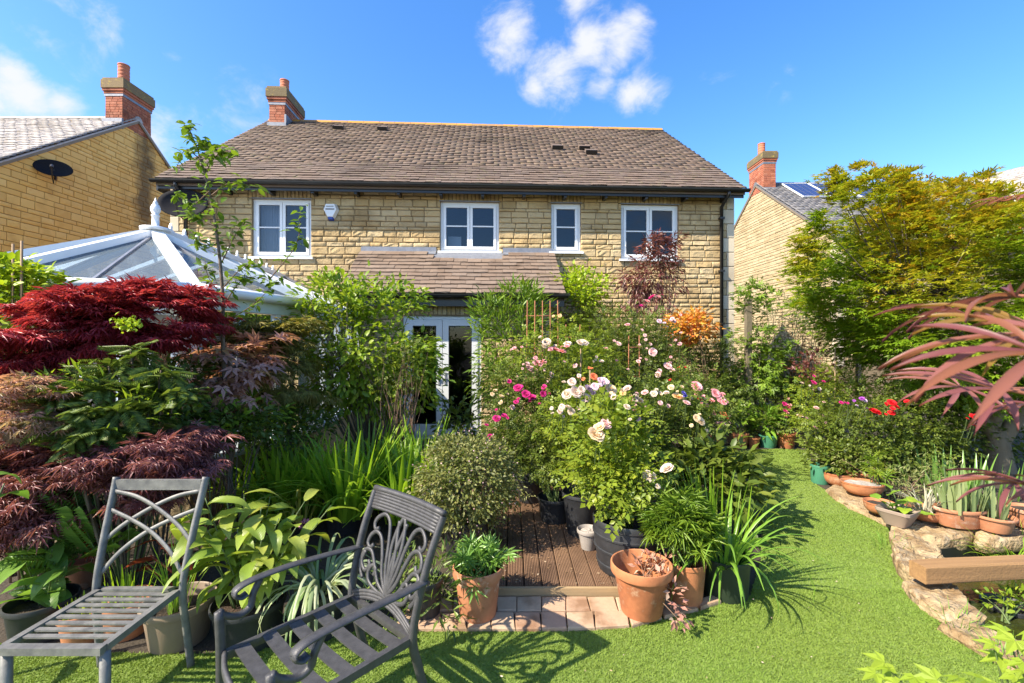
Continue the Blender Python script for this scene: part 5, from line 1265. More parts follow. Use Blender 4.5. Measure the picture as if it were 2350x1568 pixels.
plant('woodland_sprigs', 'fresh green sprigs growing up between the maples on the left', 'shrub', (-2.5, 2.95, 0), L_SHRUB, np.concatenate([E(150,890,2.85,90,.12,50,12), E(330,960,2.95,70,.12,60,14), E(250,1010,2.85,60,.1,30,8), E(400,1080,3.1,50,.12,60,12)]), .05, 9, .075, LANCE, nst=20, smat=GSTEM, r0=.004)
# lime climber at the left edge with canes
plant('golden_climber', 'lime green leafy climber at the left edge of the garden', 'climber', (-3.75, 3.4, 0), L_LIME, np.concatenate([E(30,645,3.4,75,.18,45,56), E(10,740,3.4,60,.15,80,20)]), .05, 16, .075, OVAL6, nst=16)
for i, (x, y0) in enumerate(((30,560),(50,553))):
    p = W(x, y0, 3.3); b = Vector((p.x-.02, p.y, 0)); mb = MB(); mb.tube([(0,0,0),(p.x-b.x,0,p.z)], .008, 6); o = mb.build('bamboo_cane', CANE, None, True, b); tag(o, ['thin cane standing in the lime climber nearest the edge', 'taller cane standing in the lime climber'][i], 'cane')

# slim young tree
def slim():
    base = Vector((-2.42, 3.95, 0)); t_ = thing('young_cherry_tree', 'slim young tree with sparse leaves rising past the conservatory', 'tree', base); L = lambda x, y, Y=3.95: W(x, y, Y)-base
    mb = MB(); main = catmull([(0,0,0), L(512,800), L(512,700), L(505,600), L(495,520), L(480,440), L(462,370), L(440,310), L(430,288)], 5); k = len(main); mb.tube(main, [.019-.0165*i/(k-1) for i in range(k)], 7); mb.build('trunk', BARK, t_, True)
    br = [[(505,610),(540,540),(560,510)], [(512,700),(560,640),(620,640)], [(512,740),(580,700),(640,640)], [(483,450),(530,420),(590,435)], [(470,400),(500,355),(545,345)], [(460,365),(425,345),(405,385)], [(480,440),(440,470),(410,440)], [(495,520),(450,500),(430,480)], [(500,560),(460,560),(440,530)], [(512,680),(480,640),(470,600)], [(512,660),(550,620),(590,600)], [(450,335),(470,330),(500,350)], [(620,640),(680,560),(690,480)]]
    mb = MB(); P = []
    for b in br:
        p = catmull([L(x, y, 3.95+R.uniform(-.05, .05)) for x, y in b], 7); k = len(p); mb.tube(p, [.006-.0045*i/(k-1) for i in range(k)], 5); P += [q_ for q_ in p[3:] for _ in range(3)]
    mb.build('branches', TWIG, t_, True)
    P += [q_ for q_ in main[16:] for _ in range(4)]
    P = np.array([tuple(q_) for q_ in P])+rng.normal(size=(len(P), 3))*.025; n = len(P)
    V, Fa = cloud(P, unit(n)*np.array([1, 1, .5])+np.array([[0, 0, -.1]]), UP+unit(n)*.6, .085*rng.uniform(.6, 1.2, n), OVAL6); npmesh('foliage', V, Fa, L_MID, t_)
slim()

# ------------------------------------------------------------------ shrubs against the house
def leafy(name, label, cat, base, parts, mat, size, tpl, nl, crad, **kw):
    cl = np.concatenate([E(*p[:6], p[6]) for p in parts]); return plant(name, label, cat, base, mat, cl, crad, nl, size, tpl, **kw)
leafy('climbing_shrub', 'tall leafy green shrub left of the french doors', 'shrub', (-1.75, 5.7, 0), [(760,700,5.6,75,.4,62,50),(870,705,5.6,90,.4,58,54),(740,790,5.6,62,.4,60,40),(850,800,5.5,105,.4,75,64),(935,830,5.5,55,.35,65,36),(780,890,5.5,90,.35,60,40),(900,910,5.5,85,.35,45,32),(978,850,5.4,28,.2,75,26),(965,690,5.6,25,.2,30,6),(800,645,5.7,60,.2,16,10),(720,930,5.5,50,.3,50,16)], L_SHRUB, .085, OVAL6, 15, .075, nst=44, r0=.014, r1=.004, smat=BARKP)
leafy('bronze_twiggy_rose', 'twiggy rose with small pink buds against the left door', 'rose bush', (-1.25, 5.2, 0), [(900,850,5.2,90,.3,70,34),(960,800,5.2,40,.25,50,10)], L_ROSE, .05, ROSEL, 14, .06, nst=40, r0=.008, r1=.002, smat=TWIG)
leafy('willowy_shrub', 'upright narrow leaved shrub right of the french doors', 'shrub', (-.05, 6.9, 0), [(1120,730,6.9,40,.3,55,26),(1195,700,6.9,50,.3,50,28),(1160,800,6.8,70,.3,60,36),(1230,770,6.8,40,.3,60,18),(1130,880,6.6,50,.3,60,22),(1225,690,6.9,22,.2,30,10)], L_MID, .13, LANCE, 18, .085, nst=30, droop=-.1)
leafy('lime_shrub', 'lime green shrub in the corner right of the porch roof', 'shrub', (1.3, 8.5, 0), [(1340,660,8.4,50,.3,42,64),(1320,720,8.5,50,.3,40,20),(1345,800,8.3,60,.3,60,14)], L_LIME, .08, OVAL, 26, .10, nst=14, smat=BARK)
leafy('dark_undershrub', 'dark shrub beneath the lime shrub by the porch corner', 'shrub', (1.7, 8.2, 0), [(1350,745,8.2,60,.3,60,24),(1440,800,8.0,90,.3,70,34),(1560,850,7.9,110,.3,90,40)], L_ROSE, .08, ROSEL, 22, .12, nst=14, smat=BARK)
leafy('smoke_bush', 'purple leaved smoke bush in front of the right window', 'shrub', (2.45, 8.1, 0), [(1510,575,8.1,34,.22,40,34),(1470,640,8.1,42,.25,45,44),(1540,625,8.1,24,.22,50,20),(1485,690,8.0,55,.25,26,20),(1505,545,8.1,16,.1,20,8),(1548,560,8.1,14,.1,16,6)], L_SMOKE, .115, LANCE, 16, .07, nst=20, r0=.014, r1=.004, smat=BARK, up=.3, droop=.7)
leafy('orange_azalea', 'bush with orange and yellow leaves by the downpipe', 'shrub', (3.1, 7.7, 0), [(1590,752,7.6,50,.3,38,44),(1570,740,7.6,35,.25,26,14)], L_ORNG, .085, OVAL, 18, .07, nst=14)
leafy('climber_on_post', 'climbing foliage on the post beside the house corner', 'climber', (4.3, 8.0, 0), [(1725,690,8.0,45,.3,40,18),(1730,790,8.0,45,.3,60,26),(1740,880,7.9,60,.3,70,30),(1790,850,8.0,70,.3,60,26)], L_MID, .085, MAPLE, 18, .09, nst=20, smat=BARKP)
leafy('blue_green_shrub', 'grey green twiggy shrub in front of the pale neighbour wall', 'shrub', (5.15, 8.3, 0), [(1830,720,8.3,60,.35,45,30),(1860,760,8.3,45,.3,60,24),(1800,800,8.3,50,.35,60,20)], L_OLV, .075, LANCE, 26, .11, nst=40, r0=.010, r1=.003)
leafy('dark_border_shrub', 'dark green shrub filling the far end of the lawn', 'shrub', (4.4, 8.3, 0), [(1700,890,8.4,90,.3,55,44),(1800,900,8.4,90,.3,50,40),(1640,880,8.0,70,.3,70,26)], L_ROSE, .075, OVAL, 34, .12, nst=10)
leafy('maroon_shrub', 'small maroon leaved shrub beside the right border roses', 'shrub', (4.75, 7.0, 0), [(1890,850,7.0,55,.3,50,24)], L_SMOKE, .07, OVAL, 20, .08, nst=10)

leafy('door_shrub', 'small leafy shrub in front of the french door step', 'shrub', (-.75, 6.1, 0), [(1045,960,6.1,38,.2,40,22),(1075,1000,5.9,30,.2,30,10)], L_ROSE, .10, OVAL6, 10, .07, nst=14, smat=GSTEM)
leafy('airy_shrub', 'airy fresh green shrub in front of the conservatory windows', 'shrub', (-2.6, 3.9, 0), [(430,960,3.65,50,.18,50,20),(520,960,3.8,55,.18,50,20),(600,950,4.2,50,.18,50,18),(340,930,3.3,50,.15,40,12)], L_SHRUB, .06, OVAL6, 11, .06, nst=26, r0=.006)
# posts of a trellis between the houses
for i, (x, y0, y1, Y) in enumerate(((1717,690,950,7.85),(1787,800,950,8.0))):
    p = W(x, y0, Y); mb = MB(); mb.b2((-.045,-.045,0),(.045,.045,p.z)); mb.b2((-.055,-.055,p.z-.001),(.055,.055,p.z+.02)); o = mb.build('fence_post', BARKP, None, False, (p.x, p.y, 0)); tag(o, ['taller weathered post beside the house corner', 'shorter weathered post among the climbers'][i], 'post')

# ------------------------------------------------------------------ roses
def bloom_mesh(name, col, col2, seed):
    r = np.random.default_rng(seed); mb = MB()
    for ring, (n, rad, ti, hgt, w) in enumerate(((7, .50, 1.12, .0, .30), (7, .46, .86, .02, .28), (6, .38, .60, .05, .24), (5, .28, .36, .08, .19), (4, .18, .15, .12, .14))):
        for k in range(n):
            a = 2*math.pi*k/n+ring*.5+r.uniform(-.15, .15); ca, sa = math.cos(a), math.sin(a); V = []; L = rad*1.05*r.uniform(.9, 1.1)
            for i, f in enumerate((0, .4, .75, 1.0)):
                th = ti*(.35+.75*f) ; rr = .05+L*math.sin(th)*f; z = hgt+L*math.cos(th)*f*.9-.05; ww = w*(.35, .95, 1.05, .55)[i]
                for s in (-1, 0, 1): V.append((rr*ca-sa*ww*s-ca*abs(s)*.04, rr*sa+ca*ww*s-sa*abs(s)*.04, z+abs(s)*.05*(f-.2)))
            mb.add(V, [(i*3+j, i*3+j+1, (i+1)*3+j+1, (i+1)*3+j) for i in range(3) for j in range(2)])
    mb.lathe([(0,-.06),(.12,-.02),(.19,.08),(.17,.17),(.10,.23),(0,.25)], 8)
    m = leafmat(name, [col, col2, tuple(.5*(x+y) for x, y in zip(col, col2))], .3, .6, .2, gain=(1, 1, 1))
    o = mb.build('rose_bloom', m, None, True); me = o.data; bpy.data.objects.remove(o); return me
BLM = {'w': [bloom_mesh('white_petal', (.66,.52,.40), (.74,.64,.55), 1), bloom_mesh('white_petal', (.70,.53,.47), (.76,.66,.60), 2)], 'c': [bloom_mesh('cream_petal', (.72,.54,.33), (.78,.64,.45), 3)],
       'a': [bloom_mesh('apricot_petal', (.80,.48,.20), (.84,.62,.34), 4)], 'p': [bloom_mesh('pink_petal', (.75,.28,.32), (.82,.48,.50), 5)], 'b': [bloom_mesh('blush_petal', (.72,.42,.42), (.78,.56,.56), 6)],
       'm': [bloom_mesh('magenta_petal', (.48,.015,.14), (.62,.04,.24), 7)], 'r': [bloom_mesh('red_petal', (.62,.01,.02), (.75,.03,.04), 8)], 'o': [bloom_mesh('orange_petal', (.75,.20,.08), (.80,.30,.14), 9)],
       'l': [bloom_mesh('lilac_petal', (.70,.48,.62), (.78,.62,.72), 10)], 'v': [bloom_mesh('violet_petal', (.30,.05,.42), (.45,.12,.50), 11)], 'u': [bloom_mesh('blue_petal', (.12,.10,.50), (.2,.18,.6), 12)]}
def blooms(root, lst, Y, stem=True):
    ext = []
    for (x, y, c, d) in lst:
        for _ in range(R.choice((0, 1, 2, 3)) if d < 30 else 0): ext.append((x+R.uniform(-26, 26), y+R.uniform(-16, 30), c, max(7, d*R.uniform(.35, .7))))
    lst = list(lst)+ext
    base = root.location
    for (x, y, c, d) in lst:
        Yb = Y-.12+R.uniform(-.10, .04); p = W(x, y, Yb)-base
        o = bpy.data.objects.new('rose_bloom', R.choice(BLM[c])); link(o, root); o.location = p; s = d/F*Yb*.88*R.uniform(.8, 1.1); o.scale = (s, s, s*R.uniform(.8, 1.0))
        o.rotation_euler = (math.radians(R.uniform(15, 65)), math.radians(R.uniform(-28, 28)), R.uniform(-.6, .6))
        q_ = p+Vector((R.uniform(-.04, .04), R.uniform(.05, .15), -R.uniform(.18, .35))); mb = MB(); mb.tube(catmull([q_, p.lerp(q_, .4)+Vector((.01, 0, .0)), p-Vector((0, 0, .0))], 4), .0028, 4); mb.build('flower_stalk', GSTEM, root, True)
def rose(label, base, parts, mat, size, nl, crad, fl, Y, tpl=ROSEL, group='rose bushes', **kw):
    kw.setdefault('nst', 18)
    r = leafy('rose_bush', label, 'rose bush', base, parts, mat, size, tpl, nl, crad, group=group, smat=GSTEM, **kw); blooms(r, fl, Y); return r
b = top(PT['barrel'])
rose('big rose with cream and blush blooms in the ribbed half barrel', b, [(1405,1040,3.45,75,.25,70,40),(1370,1080,3.45,40,.2,40,16),(1455,1100,3.4,55,.22,45,24),(1430,1150,3.3,40,.15,18,9),(1400,955,3.6,50,.22,30,14),(1460,985,3.6,45,.2,40,12)], L_ROSEY, .105, 9, .075,
     [(1366,1000,'c',46),(1390,974,'b',34),(1376,982,'c',30),(1492,1096,'w',34),(1532,1078,'w',38),(1484,1090,'w',24),(1438,935,'w',20)], 3.35, nst=22, r0=.007)
b = top(PT['D'])
rose('rose with small fresh leaves in the tall black pot', b, [(1335,1070,4.0,38,.16,28,14),(1325,1010,4.1,40,.18,40,14)], L_ROSEY, .085, 9, .06, [], 4.0)
b = top(PT['E'])
rose('dense small leaved rose with magenta blooms in the dusty black pot', b, [(1262,1055,4.4,45,.25,45,36),(1200,1005,4.5,60,.25,50,36),(1270,980,4.5,55,.3,40,24),(1150,980,4.6,35,.25,40,14)], L_ROSE, .066, 16, .075, [(1140,962,'m',20),(1157,955,'m',20),(1125,1003,'m',14)], 4.4)
rose('rose with clustered magenta blooms beside the right door', (.15, 5.3, .0), [(1210,930,5.3,80,.35,50,44),(1170,870,5.4,60,.3,50,26),(1255,880,5.3,50,.3,50,22),(1230,1000,5.2,80,.3,60,26)], L_ROSE, .085, 13, .09, [(1190,892,'m',22),(1207,906,'m',28),(1221,914,'m',22),(1249,889,'m',17),(1246,905,'m',18),(1176,935,'b',12),(1130,905,'c',13),(1150,910,'c',18)], 5.05)
rose('tall rose with pale pink blooms against the rusty trellis', (.55, 6.0, 0), [(1240,830,6.0,90,.4,60,50),(1300,800,6.0,70,.4,70,40),(1350,850,5.9,80,.4,60,40),(1290,900,5.8,90,.35,50,30)], L_ROSEY, .085, 14, .10, [(1254,786,'w',22),(1303,791,'w',22),(1336,789,'w',28),(1275,803,'p',22),(1289,808,'p',22),(1214,846,'b',22),(1233,836,'p',24),(1246,831,'p',20),(1210,836,'b',14),(1285,725,'a',12),(1352,845,'o',9),(1180,800,'p',12),(1320,840,'b',16),(1265,860,'b',14),(1380,830,'w',14)], 5.4)
rose('white and lilac rose in the middle of the bed', (.85, 4.25, .08), [(1330,935,4.25,60,.25,36,30),(1390,930,4.2,55,.25,30,24),(1300,980,4.25,40,.22,40,16)], L_ROSEY, .08, 12, .07, [(1313,878,'w',28),(1302,906,'w',28),(1320,902,'w',34),(1334,895,'w',24),(1362,866,'o',20),(1350,893,'l',22),(1366,888,'l',22),(1385,876,'l',22),(1378,884,'l',18),(1402,896,'c',28),(1398,890,'a',22),(1290,935,'w',18),(1285,945,'w',16),(1310,945,'w',18),(1330,950,'w',14),(1345,912,'w',22),(1390,905,'b',22),(1410,912,'w',20)], 4.0)
rose('cream and peach rose behind the half barrel', (1.55, 4.7, 0), [(1470,940,4.7,65,.3,35,34),(1540,940,4.7,65,.3,40,34),(1600,970,4.7,55,.28,42,28),(1500,1000,4.6,75,.28,45,34)], L_ROSE, .09, 12, .09, [(1440,893,'w',28),(1447,916,'a',26),(1466,920,'c',22),(1480,902,'b',20),(1430,902,'a',16),(1529,903,'w',18),(1555,912,'a',30),(1568,903,'u',16),(1604,967,'c',28),(1598,960,'c',20),(1450,955,'w',22),(1462,960,'b',20),(1445,970,'b',14),(1456,940,'b',16),(1500,905,'w',18),(1515,925,'b',16),(1575,925,'b',18),(1540,890,'c',16)], 4.4)
rose('rose with large soft pink blooms nearest the lawn', (2.35, 5.5, 0), [(1630,935,5.5,48,.25,42,30),(1600,890,5.6,60,.3,40,24)], L_ROSE, .085, 13, .09, [(1597,888,'p',28),(1641,904,'p',26),(1630,920,'p',24),(1656,922,'p',28),(1617,932,'p',22),(1605,915,'r',14),(1660,952,'o',18),(1656,973,'b',18),(1585,915,'b',10)], 5.05)
rose('tall airy rose beneath the smoke bush', (1.9, 6.8, 0), [(1420,760,6.8,80,.4,60,44),(1480,785,6.8,75,.35,62,50),(1530,840,6.7,55,.3,45,30),(1400,840,6.6,70,.4,50,30),(1480,860,6.5,90,.4,50,40)], L_ROSE, .085, 15, .11, [(1497,683,'m',18),(1511,682,'p',14),(1485,692,'p',13),(1498,809,'b',24),(1532,841,'b',22),(1440,746,'p',12),(1513,738,'l',14),(1525,742,'l',10),(1545,737,'b',16),(1480,770,'b',11),(1558,845,'r',12),(1482,780,'b',9),(1420,790,'b',12),(1390,800,'p',12),(1465,830,'b',14),(1560,790,'p',12),(1510,860,'b',14)], 6.1)
rose('dark leaved rose behind the pots nearest the house corner', (3.75, 8.0, 0), [(1650,850,8.0,60,.3,60,34),(1600,800,8.0,50,.3,50,24),(1680,920,7.8,50,.25,50,24)], L_DARK, .085, 16, .11, [(1653,985,'b',12),(1668,955,'p',14)], 7.4)
plant('peony', 'leafy dark green peony spilling over the lawn edge', 'shrub', (1.85, 4.3, 0), L_ROSE, np.concatenate([E(1600,1050,4.3,65,.28,45,34), E(1680,1080,4.3,50,.25,45,28), E(1570,1095,4.2,55,.25,35,20), E(1660,1130,4.1,50,.22,35,18)]), .085, 13, .11, OVAL6, nst=20, smat=GSTEM)
# right border roses
rose('rose with red blooms in the right border under the acer', (5.0, 6.0, 0), [(1990,940,6.0,90,.4,60,50),(2080,950,6.0,80,.4,60,36),(1940,1000,5.9,80,.35,60,44),(2060,1030,5.8,90,.35,60,40),(2150,1000,5.9,70,.35,60,26)], L_ROSE, .085, 14, .11, [(2007,947,'r',36),(2046,926,'r',26),(2056,934,'r',22),(2233,957,'r',20),(2243,957,'r',18),(1978,916,'v',14),(1985,920,'l',12),(1930,925,'m',12)], 5.55)
rose('tall rose with white and magenta blooms at the far end of the border', (4.5, 6.6, 0), [(1900,900,6.6,60,.35,60,36),(1880,970,6.4,50,.35,50,28),(1950,870,6.6,60,.35,40,26)], L_ROSEY, .075, 15, .10, [(1867,879,'m',18),(1868,864,'m',10),(1873,937,'b',14),(1870,982,'b',14),(1880,893,'w',9),(1840,880,'w',10)], 6.2)
rose('rose with magenta blooms beyond the terracotta pots', (4.15, 7.6, 0), [(1790,950,7.5,40,.25,35,16)], L_ROSE, .07, 14, .08, [(1800,928,'m',14),(1808,936,'m',14),(1802,944,'m',13),(1812,930,'p',10),(1836,955,'b',14)], 7.3)
leafy('glossy_shrub', 'dark glossy shrub behind the bowls under the acer', 'shrub', (5.6, 6.3, 0), [(2130,980,6.3,120,.35,80,60),(2250,1000,6.4,120,.35,80,50),(2050,1060,5.8,100,.3,40,34),(2340,930,6.9,110,.3,100,44)], L_DARK, .075, OVAL, 26, .12, nst=16)
# rusty trellis frames
def obelisk(label, base, w, h, n=3):
    t_ = thing('rusty_trellis', label, 'trellis', base)
    for i in range(n+1):
        x = -w/2+w*i/n; mb = MB(); mb.tube([(x,0,0),(x*.9,0,h)], .007, 6); mb.build('upright', RUST, t_, True)
    for k in range(4):
        z = h*(.25+.22*k); mb = MB(); mb.tube([(-w*.5,.008,z),(w*.5,.008,z)], .006, 6); mb.build('rung', RUST, t_, True)
p = W(1245, 690, 6.2); obelisk('rusty trellis of thin rods below the porch gutter', (p.x, p.y, 0), .46, p.z, 4)
p = W(1315, 745, 6.4); obelisk('shorter rusty trellis in the roses right of the tall one', (p.x, p.y, 0), .22, p.z, 1)
p = W(1455, 770, 6.3); obelisk('rusty trellis of two rods among the tall roses', (p.x, p.y, 0), .16, p.z, 1)
for i, (x, y, Y) in enumerate(((1331,800,5.4),(1352,850,5.2),(1915,800,6.5))):
    p = W(x, y, Y); mb = MB(); mb.tube([(0,0,0),(.01,0,p.z)], .008, 6); o = mb.build('bamboo_cane', CANE, None, True, (p.x, p.y, 0)); tag(o, ['upright cane supporting the tall white rose', 'short cane in the middle of the rose bed', 'cane in the right border below the acer'][i], 'cane')

# ------------------------------------------------------------------ strap leaves and pot plants
def clump(name, label, cat, base, mat, n, br, L, w, lean, curl, group=None, dark=True, **kw):
    t_ = thing(name, label, cat, base, 0, group); blades('leaves', mat, t_, n, br, L, w, lean, curl, **kw); return t_
DL = ['daylily clump nearest the blue pot', 'daylily clump behind the ginger leaves', 'daylily clump in the middle of the green bank', 'daylily clump growing from the black pot', 'daylily clump beside the round hebe', 'tall daylily clump below the left door', 'daylily clump at the back by the climbing shrub', 'daylily clump in front of the twiggy rose']
for lab, (x, y, Y, n, L) in zip(DL, ((560,1090,4.5,70,.62),(640,1110,4.2,80,.66),(720,1080,4.4,90,.70),(800,1090,4.1,90,.68),(930,1090,4.2,90,.68),(970,1040,4.7,80,.70),(650,1040,4.9,80,.66),(850,1030,4.8,90,.72))):
    p = W(x, y, Y); clump('daylily', lab, 'daylily', (p.x, p.y, .12 if 'black pot' not in lab else PT['P']['top']), L_IRIS, int(n*1.2), .18, L*1.12, .044, (.15, 1.15), 1.05, 'daylilies in the green bank')
p = W(690, 1100, 4.0); clump('yellowing_daylily', 'yellowing daylily leaves bending over the green bank', 'daylily', (p.x, p.y, .15), leafmat('straw_leaf', [(.50,.46,.10),(.42,.42,.08),(.36,.42,.07)], .35, .4, gain=(1.1, 1.05, 1.05)), 16, .1, .75, .022, (.6, 1.1), 1.5)
c = W(1072, 1105, 3.75); cl = ell(260, c, (.375, .37, .37), .86)
t_ = plant('round_hebe', 'rounded hebe bush with tiny pink flowers by the decking', 'shrub', (c.x, c.y, .25), L_OREG, cl, .045, 42, .032, OVAL, nst=20, centre=c, up=.4, outw=1.0)
P = np.array(ell(260, c, (.43, .42, .42), .98))-np.array(t_.location); V, Fa = cloud(P, unit(len(P)), unit(len(P)), .016, TET); fl_ = npmesh('flowers', V, Fa, leafmat('hebe_flower', [(.55,.35,.38),(.6,.45,.45)], .2, gain=(1.1, 1.05, 1.05)), t_); fl_['kind'] = 'stuff'
pot_w('black pot beneath the round hebe', (c.x, c.y, .0), .21, .32, 'nursery', NURS, .8, group=BG)
# ginger: each big leaf is a part
def bigleaf_mesh(mat, w=.30, seg=8, droop=.5, fold=.25, wave=.03, seed=0):
    r = np.random.default_rng(seed); V = []; th = .25; x = z = 0.0
    for s in range(seg+1):
        f = s/seg; ww = w*math.sin(math.pi*min(1, .06+.94*f**.8))**.85*.5+(.002 if s in (0, seg) else 0); wv = wave*math.sin(f*9+seed)
        for k in (-1, -.5, 0, .5, 1): V.append((x, k*ww, z+fold*abs(k)*ww*(1-.3*f)+wv*abs(k)*ww*3))
        x += math.cos(th)/seg; z += math.sin(th)/seg; th -= droop*1.7/seg
    n = 5; Fc = [(s*n+j, (s+1)*n+j, (s+1)*n+j+1, s*n+j+1) for s in range(seg) for j in range(n-1)]
    me = bpy.data.meshes.new('leaf'); me.from_pydata(V, [], Fc); me.polygons.foreach_set('use_smooth', [True]*len(Fc)); me.materials.append(mat); me.update(); return me
def leaf_plant(name, label, cat, base, meshes, stalks, per, size, tilt=(-.3, .5), smat=GSTEM, group=None, two_rank=False, sr=.006):
    t_ = thing(name, label, cat, base, 0, group); mb = MB()
    for (tx, ty, tz) in stalks:
        p = catmull([(tx*.25, ty*.25, 0), (tx*.55+R.uniform(-.02, .02), ty*.55, tz*.55), (tx, ty, tz)], 6); k = len(p); mb.tube(p, [sr*(1-.5*i/(k-1)) for i in range(k)], 6)
        a0 = R.uniform(0, 6.28)
        for j in range(per):
            f = .35+.65*(j+R.uniform(-.2, .2))/max(1, per-1); f = min(f, 1); q_ = p[int(f*(k-1))]; a = a0+j*(math.pi if two_rank else 2.4)+R.uniform(-.4, .4)
            o = bpy.data.objects.new('leaf', R.choice(meshes)); link(o, t_); o.location = q_; s = size*R.uniform(.7, 1.15); o.scale = (s, s, s); o.rotation_euler = (R.uniform(-.4, .4), -R.uniform(*tilt), a)
    mb.build('stems', smat, t_, True); return t_
def veined(name, cols):
    m = leafmat(name, cols, .4, .36, .45); t = m.node_tree; b = t.nodes['Principled BSDF']
    w = N(t, 'ShaderNodeTexWave'); w.wave_type = 'BANDS'; w.bands_direction = 'Y'; w.inputs['Scale'].default_value = 14; w.inputs['Distortion'].default_value = .4
    tc = N(t, 'ShaderNodeTexCoord'); t.links.new(tc.outputs['Object'], w.inputs[0]); bump(t, b, w.outputs[0], .35, .02); return m
GV = veined('ginger_blade', [(.20,.30,.05),(.27,.37,.07),(.16,.26,.04),(.33,.38,.09)])
GL = [bigleaf_mesh(GV, .34, 8, d, .3, .05, i) for i, d in enumerate((.5, .8, 1.1, .65))]
b = top(PT['K']); st = []
for (x, y, Y) in ((420,1170,2.55),(470,1140,2.65),(520,1150,2.75),(560,1135,2.8),(600,1165,2.75),(640,1190,2.7),(680,1210,2.7),(545,1215,2.6),(600,1240,2.55),(470,1210,2.6),(650,1270,2.6),(730,1200,2.8),(510,1260,2.5),(700,1150,2.95),(440,1240,2.5),(620,1140,2.9),(580,1290,2.5),(760,1160,2.95)):
    st.append(tuple(W(x, y, Y)-b))
leaf_plant('ginger_plant', 'broad leaved ginger plant arching over the black pot between chairs', 'plant', b, GL, st, 7, .235, (-.5, .45), two_rank=True)
HL = [bigleaf_mesh(veined('hosta_blade', [(.09,.20,.04),(.13,.26,.05),(.16,.30,.07)]), .46, 8, d, .25, .04, i) for i, d in enumerate((.4, .7, 1.0))]
b = top(PT['L']); leaf_plant('arum_lily', 'arum with upright green leaves in the wide black pot', 'plant', b, HL, [(-.05,-.02,.2),(.04,.03,.24),(.1,-.05,.18),(-.12,.04,.22),(.0,.1,.3)], 2, .20, (.2, 1.1))
b = Vector((-2.95, 2.85, 0)); leaf_plant('hosta', 'hosta with glossy green leaves at the left edge', 'plant', b, HL, [tuple(W(x, y, Y)-b) for x, y, Y in ((20,1240,2.7),(70,1225,2.75),(110,1210,2.8),(60,1290,2.65),(120,1260,2.75),(10,1180,2.8),(150,1300,2.7))], 4, .25, (-.3, .5))
b = Vector((-2.9, 2.25, 0)); leaf_plant('tall_hosta', 'large pale hosta leaves cut by the left edge', 'plant', b, HL, [tuple(W(x, y, 2.3)-b) for x, y in ((-10,1085),(10,1110),(-30,1060))], 2, .24, (-.2, .4))
CL_ = [bigleaf_mesh(L_CANNA, .34, 7, d, .3, .05, i) for i, d in enumerate((.3, .5))]
b = top(PT['O']); leaf_plant('canna', 'canna with dark red leaves behind the side chair back', 'plant', b, CL_, [tuple(W(x, y, Y)-b) for x, y, Y in ((225,1200,3.2),(250,1230,3.15),(300,1215,3.2))], 3, .30, (.4, 1.3), TWIG)
b = Vector((-2.0, 3.0, 0)); leaf_plant('red_rhubarb', 'orange red crumpled stems and leaves seen through the side chair', 'plant', b, CL_, [tuple(W(x, y, 2.95)-b) for x, y in ((380,1180),(400,1200),(360,1240),(345,1275),(335,1300))], 3, .16, (-.5, .9), plain('red_stem', (.35,.05,.015), (.25,.04,.02), 10, .5), sr=.012)
# fern
def fern(label, base, n, L, mat=L_HOST):
    t_ = thing('fern', label, 'fern', base); a = rng.uniform(0, 6.28, n); el = rng.uniform(.2, 1.0, n)
    D = np.column_stack([np.cos(a)*np.cos(el), np.sin(a)*np.cos(el), np.sin(el)]); V, Fa = cloud(np.zeros((n, 3))+rng.normal(size=(n, 3))*.02, D, UP+rng.normal(size=(n, 3))*.2, L*rng.uniform(.7, 1.1, n), pinnate(13, .22, .02)); npmesh('fronds', V, Fa, mat, t_)
fern('small fern at the left behind the side chair', tuple(W(200, 1230, 2.95)), 16, .34); 
f0 = bpy.data.objects['fern']; f0.location.z = .55
fern('fern under the purple maple by the small terracotta pot', (-2.75, 2.95, .35), 16, .4)
# tan pot, terracotta pots
clump('grassy_shoots', 'grassy shoots in the tan plastic pot', 'plant', top(PT['J']), L_AGAP, 26, .06, .42, .014, (.1, .7), .8)
clump('lily_shoots', 'short green lily shoots in the terracotta pot under the chair', 'plant', top(PT['M']), L_LIME, 18, .07, .16, .028, (.0, .5), .4)
clump('crocosmia_shoots', 'upright shoots in the terracotta pot behind the chair seat', 'plant', top(PT['N']), L_IRIS, 22, .09, .28, .022, (.0, .5), .4)
p = W(735, 1300, 2.72); clump('spider_plant', 'cream striped spider plant drooping beside the armchair', 'plant', (p.x, p.y, .26), L_VARI, 70, .08, .55, .024, (.9, 1.9), 1.6, seg=8)
pot_w('black pot hidden under the spider plant', (p.x, p.y, 0), .13, .27, 'nursery', NURS, .8, depth=.03, group=BG)
clump('chives', 'tuft of chives in the blue glazed pot', 'plant', top(PT['Q']), L_IRIS, 70, .10, .34, .010, (.0, .6), .4)
# alliums
for i, (x, y, Y) in enumerate(((413,1052,3.3),(457,1046,3.4),(480,1085,3.6),(700,1205,3.0))):
    p = W(x, y, Y); t_ = thing('allium', ['pink allium head left of the pair above the chair', 'taller pink allium head above the side chair', 'pink allium beside the blue pot', 'faded allium head above the ginger leaves'][i], 'flower', (p.x, p.y, 0), 0, 'pink alliums'); mb = MB(); mb.tube([(0,0,0),(.01,0,p.z*.5),(0,0,p.z)], .005, 5); mb.build('stem', GSTEM, t_, True)
    n = 90; d = unit(n); V, Fa = cloud(d*.018+np.array([0, 0, p.z]), d, unit(n), .028*rng.uniform(.7, 1.1, n), OVAL); npmesh('flower_head', V, Fa, leafmat('allium_petal', [(.42,.16,.26),(.50,.24,.34)], .3, gain=(1.1, 1.05, 1.05)), t_)
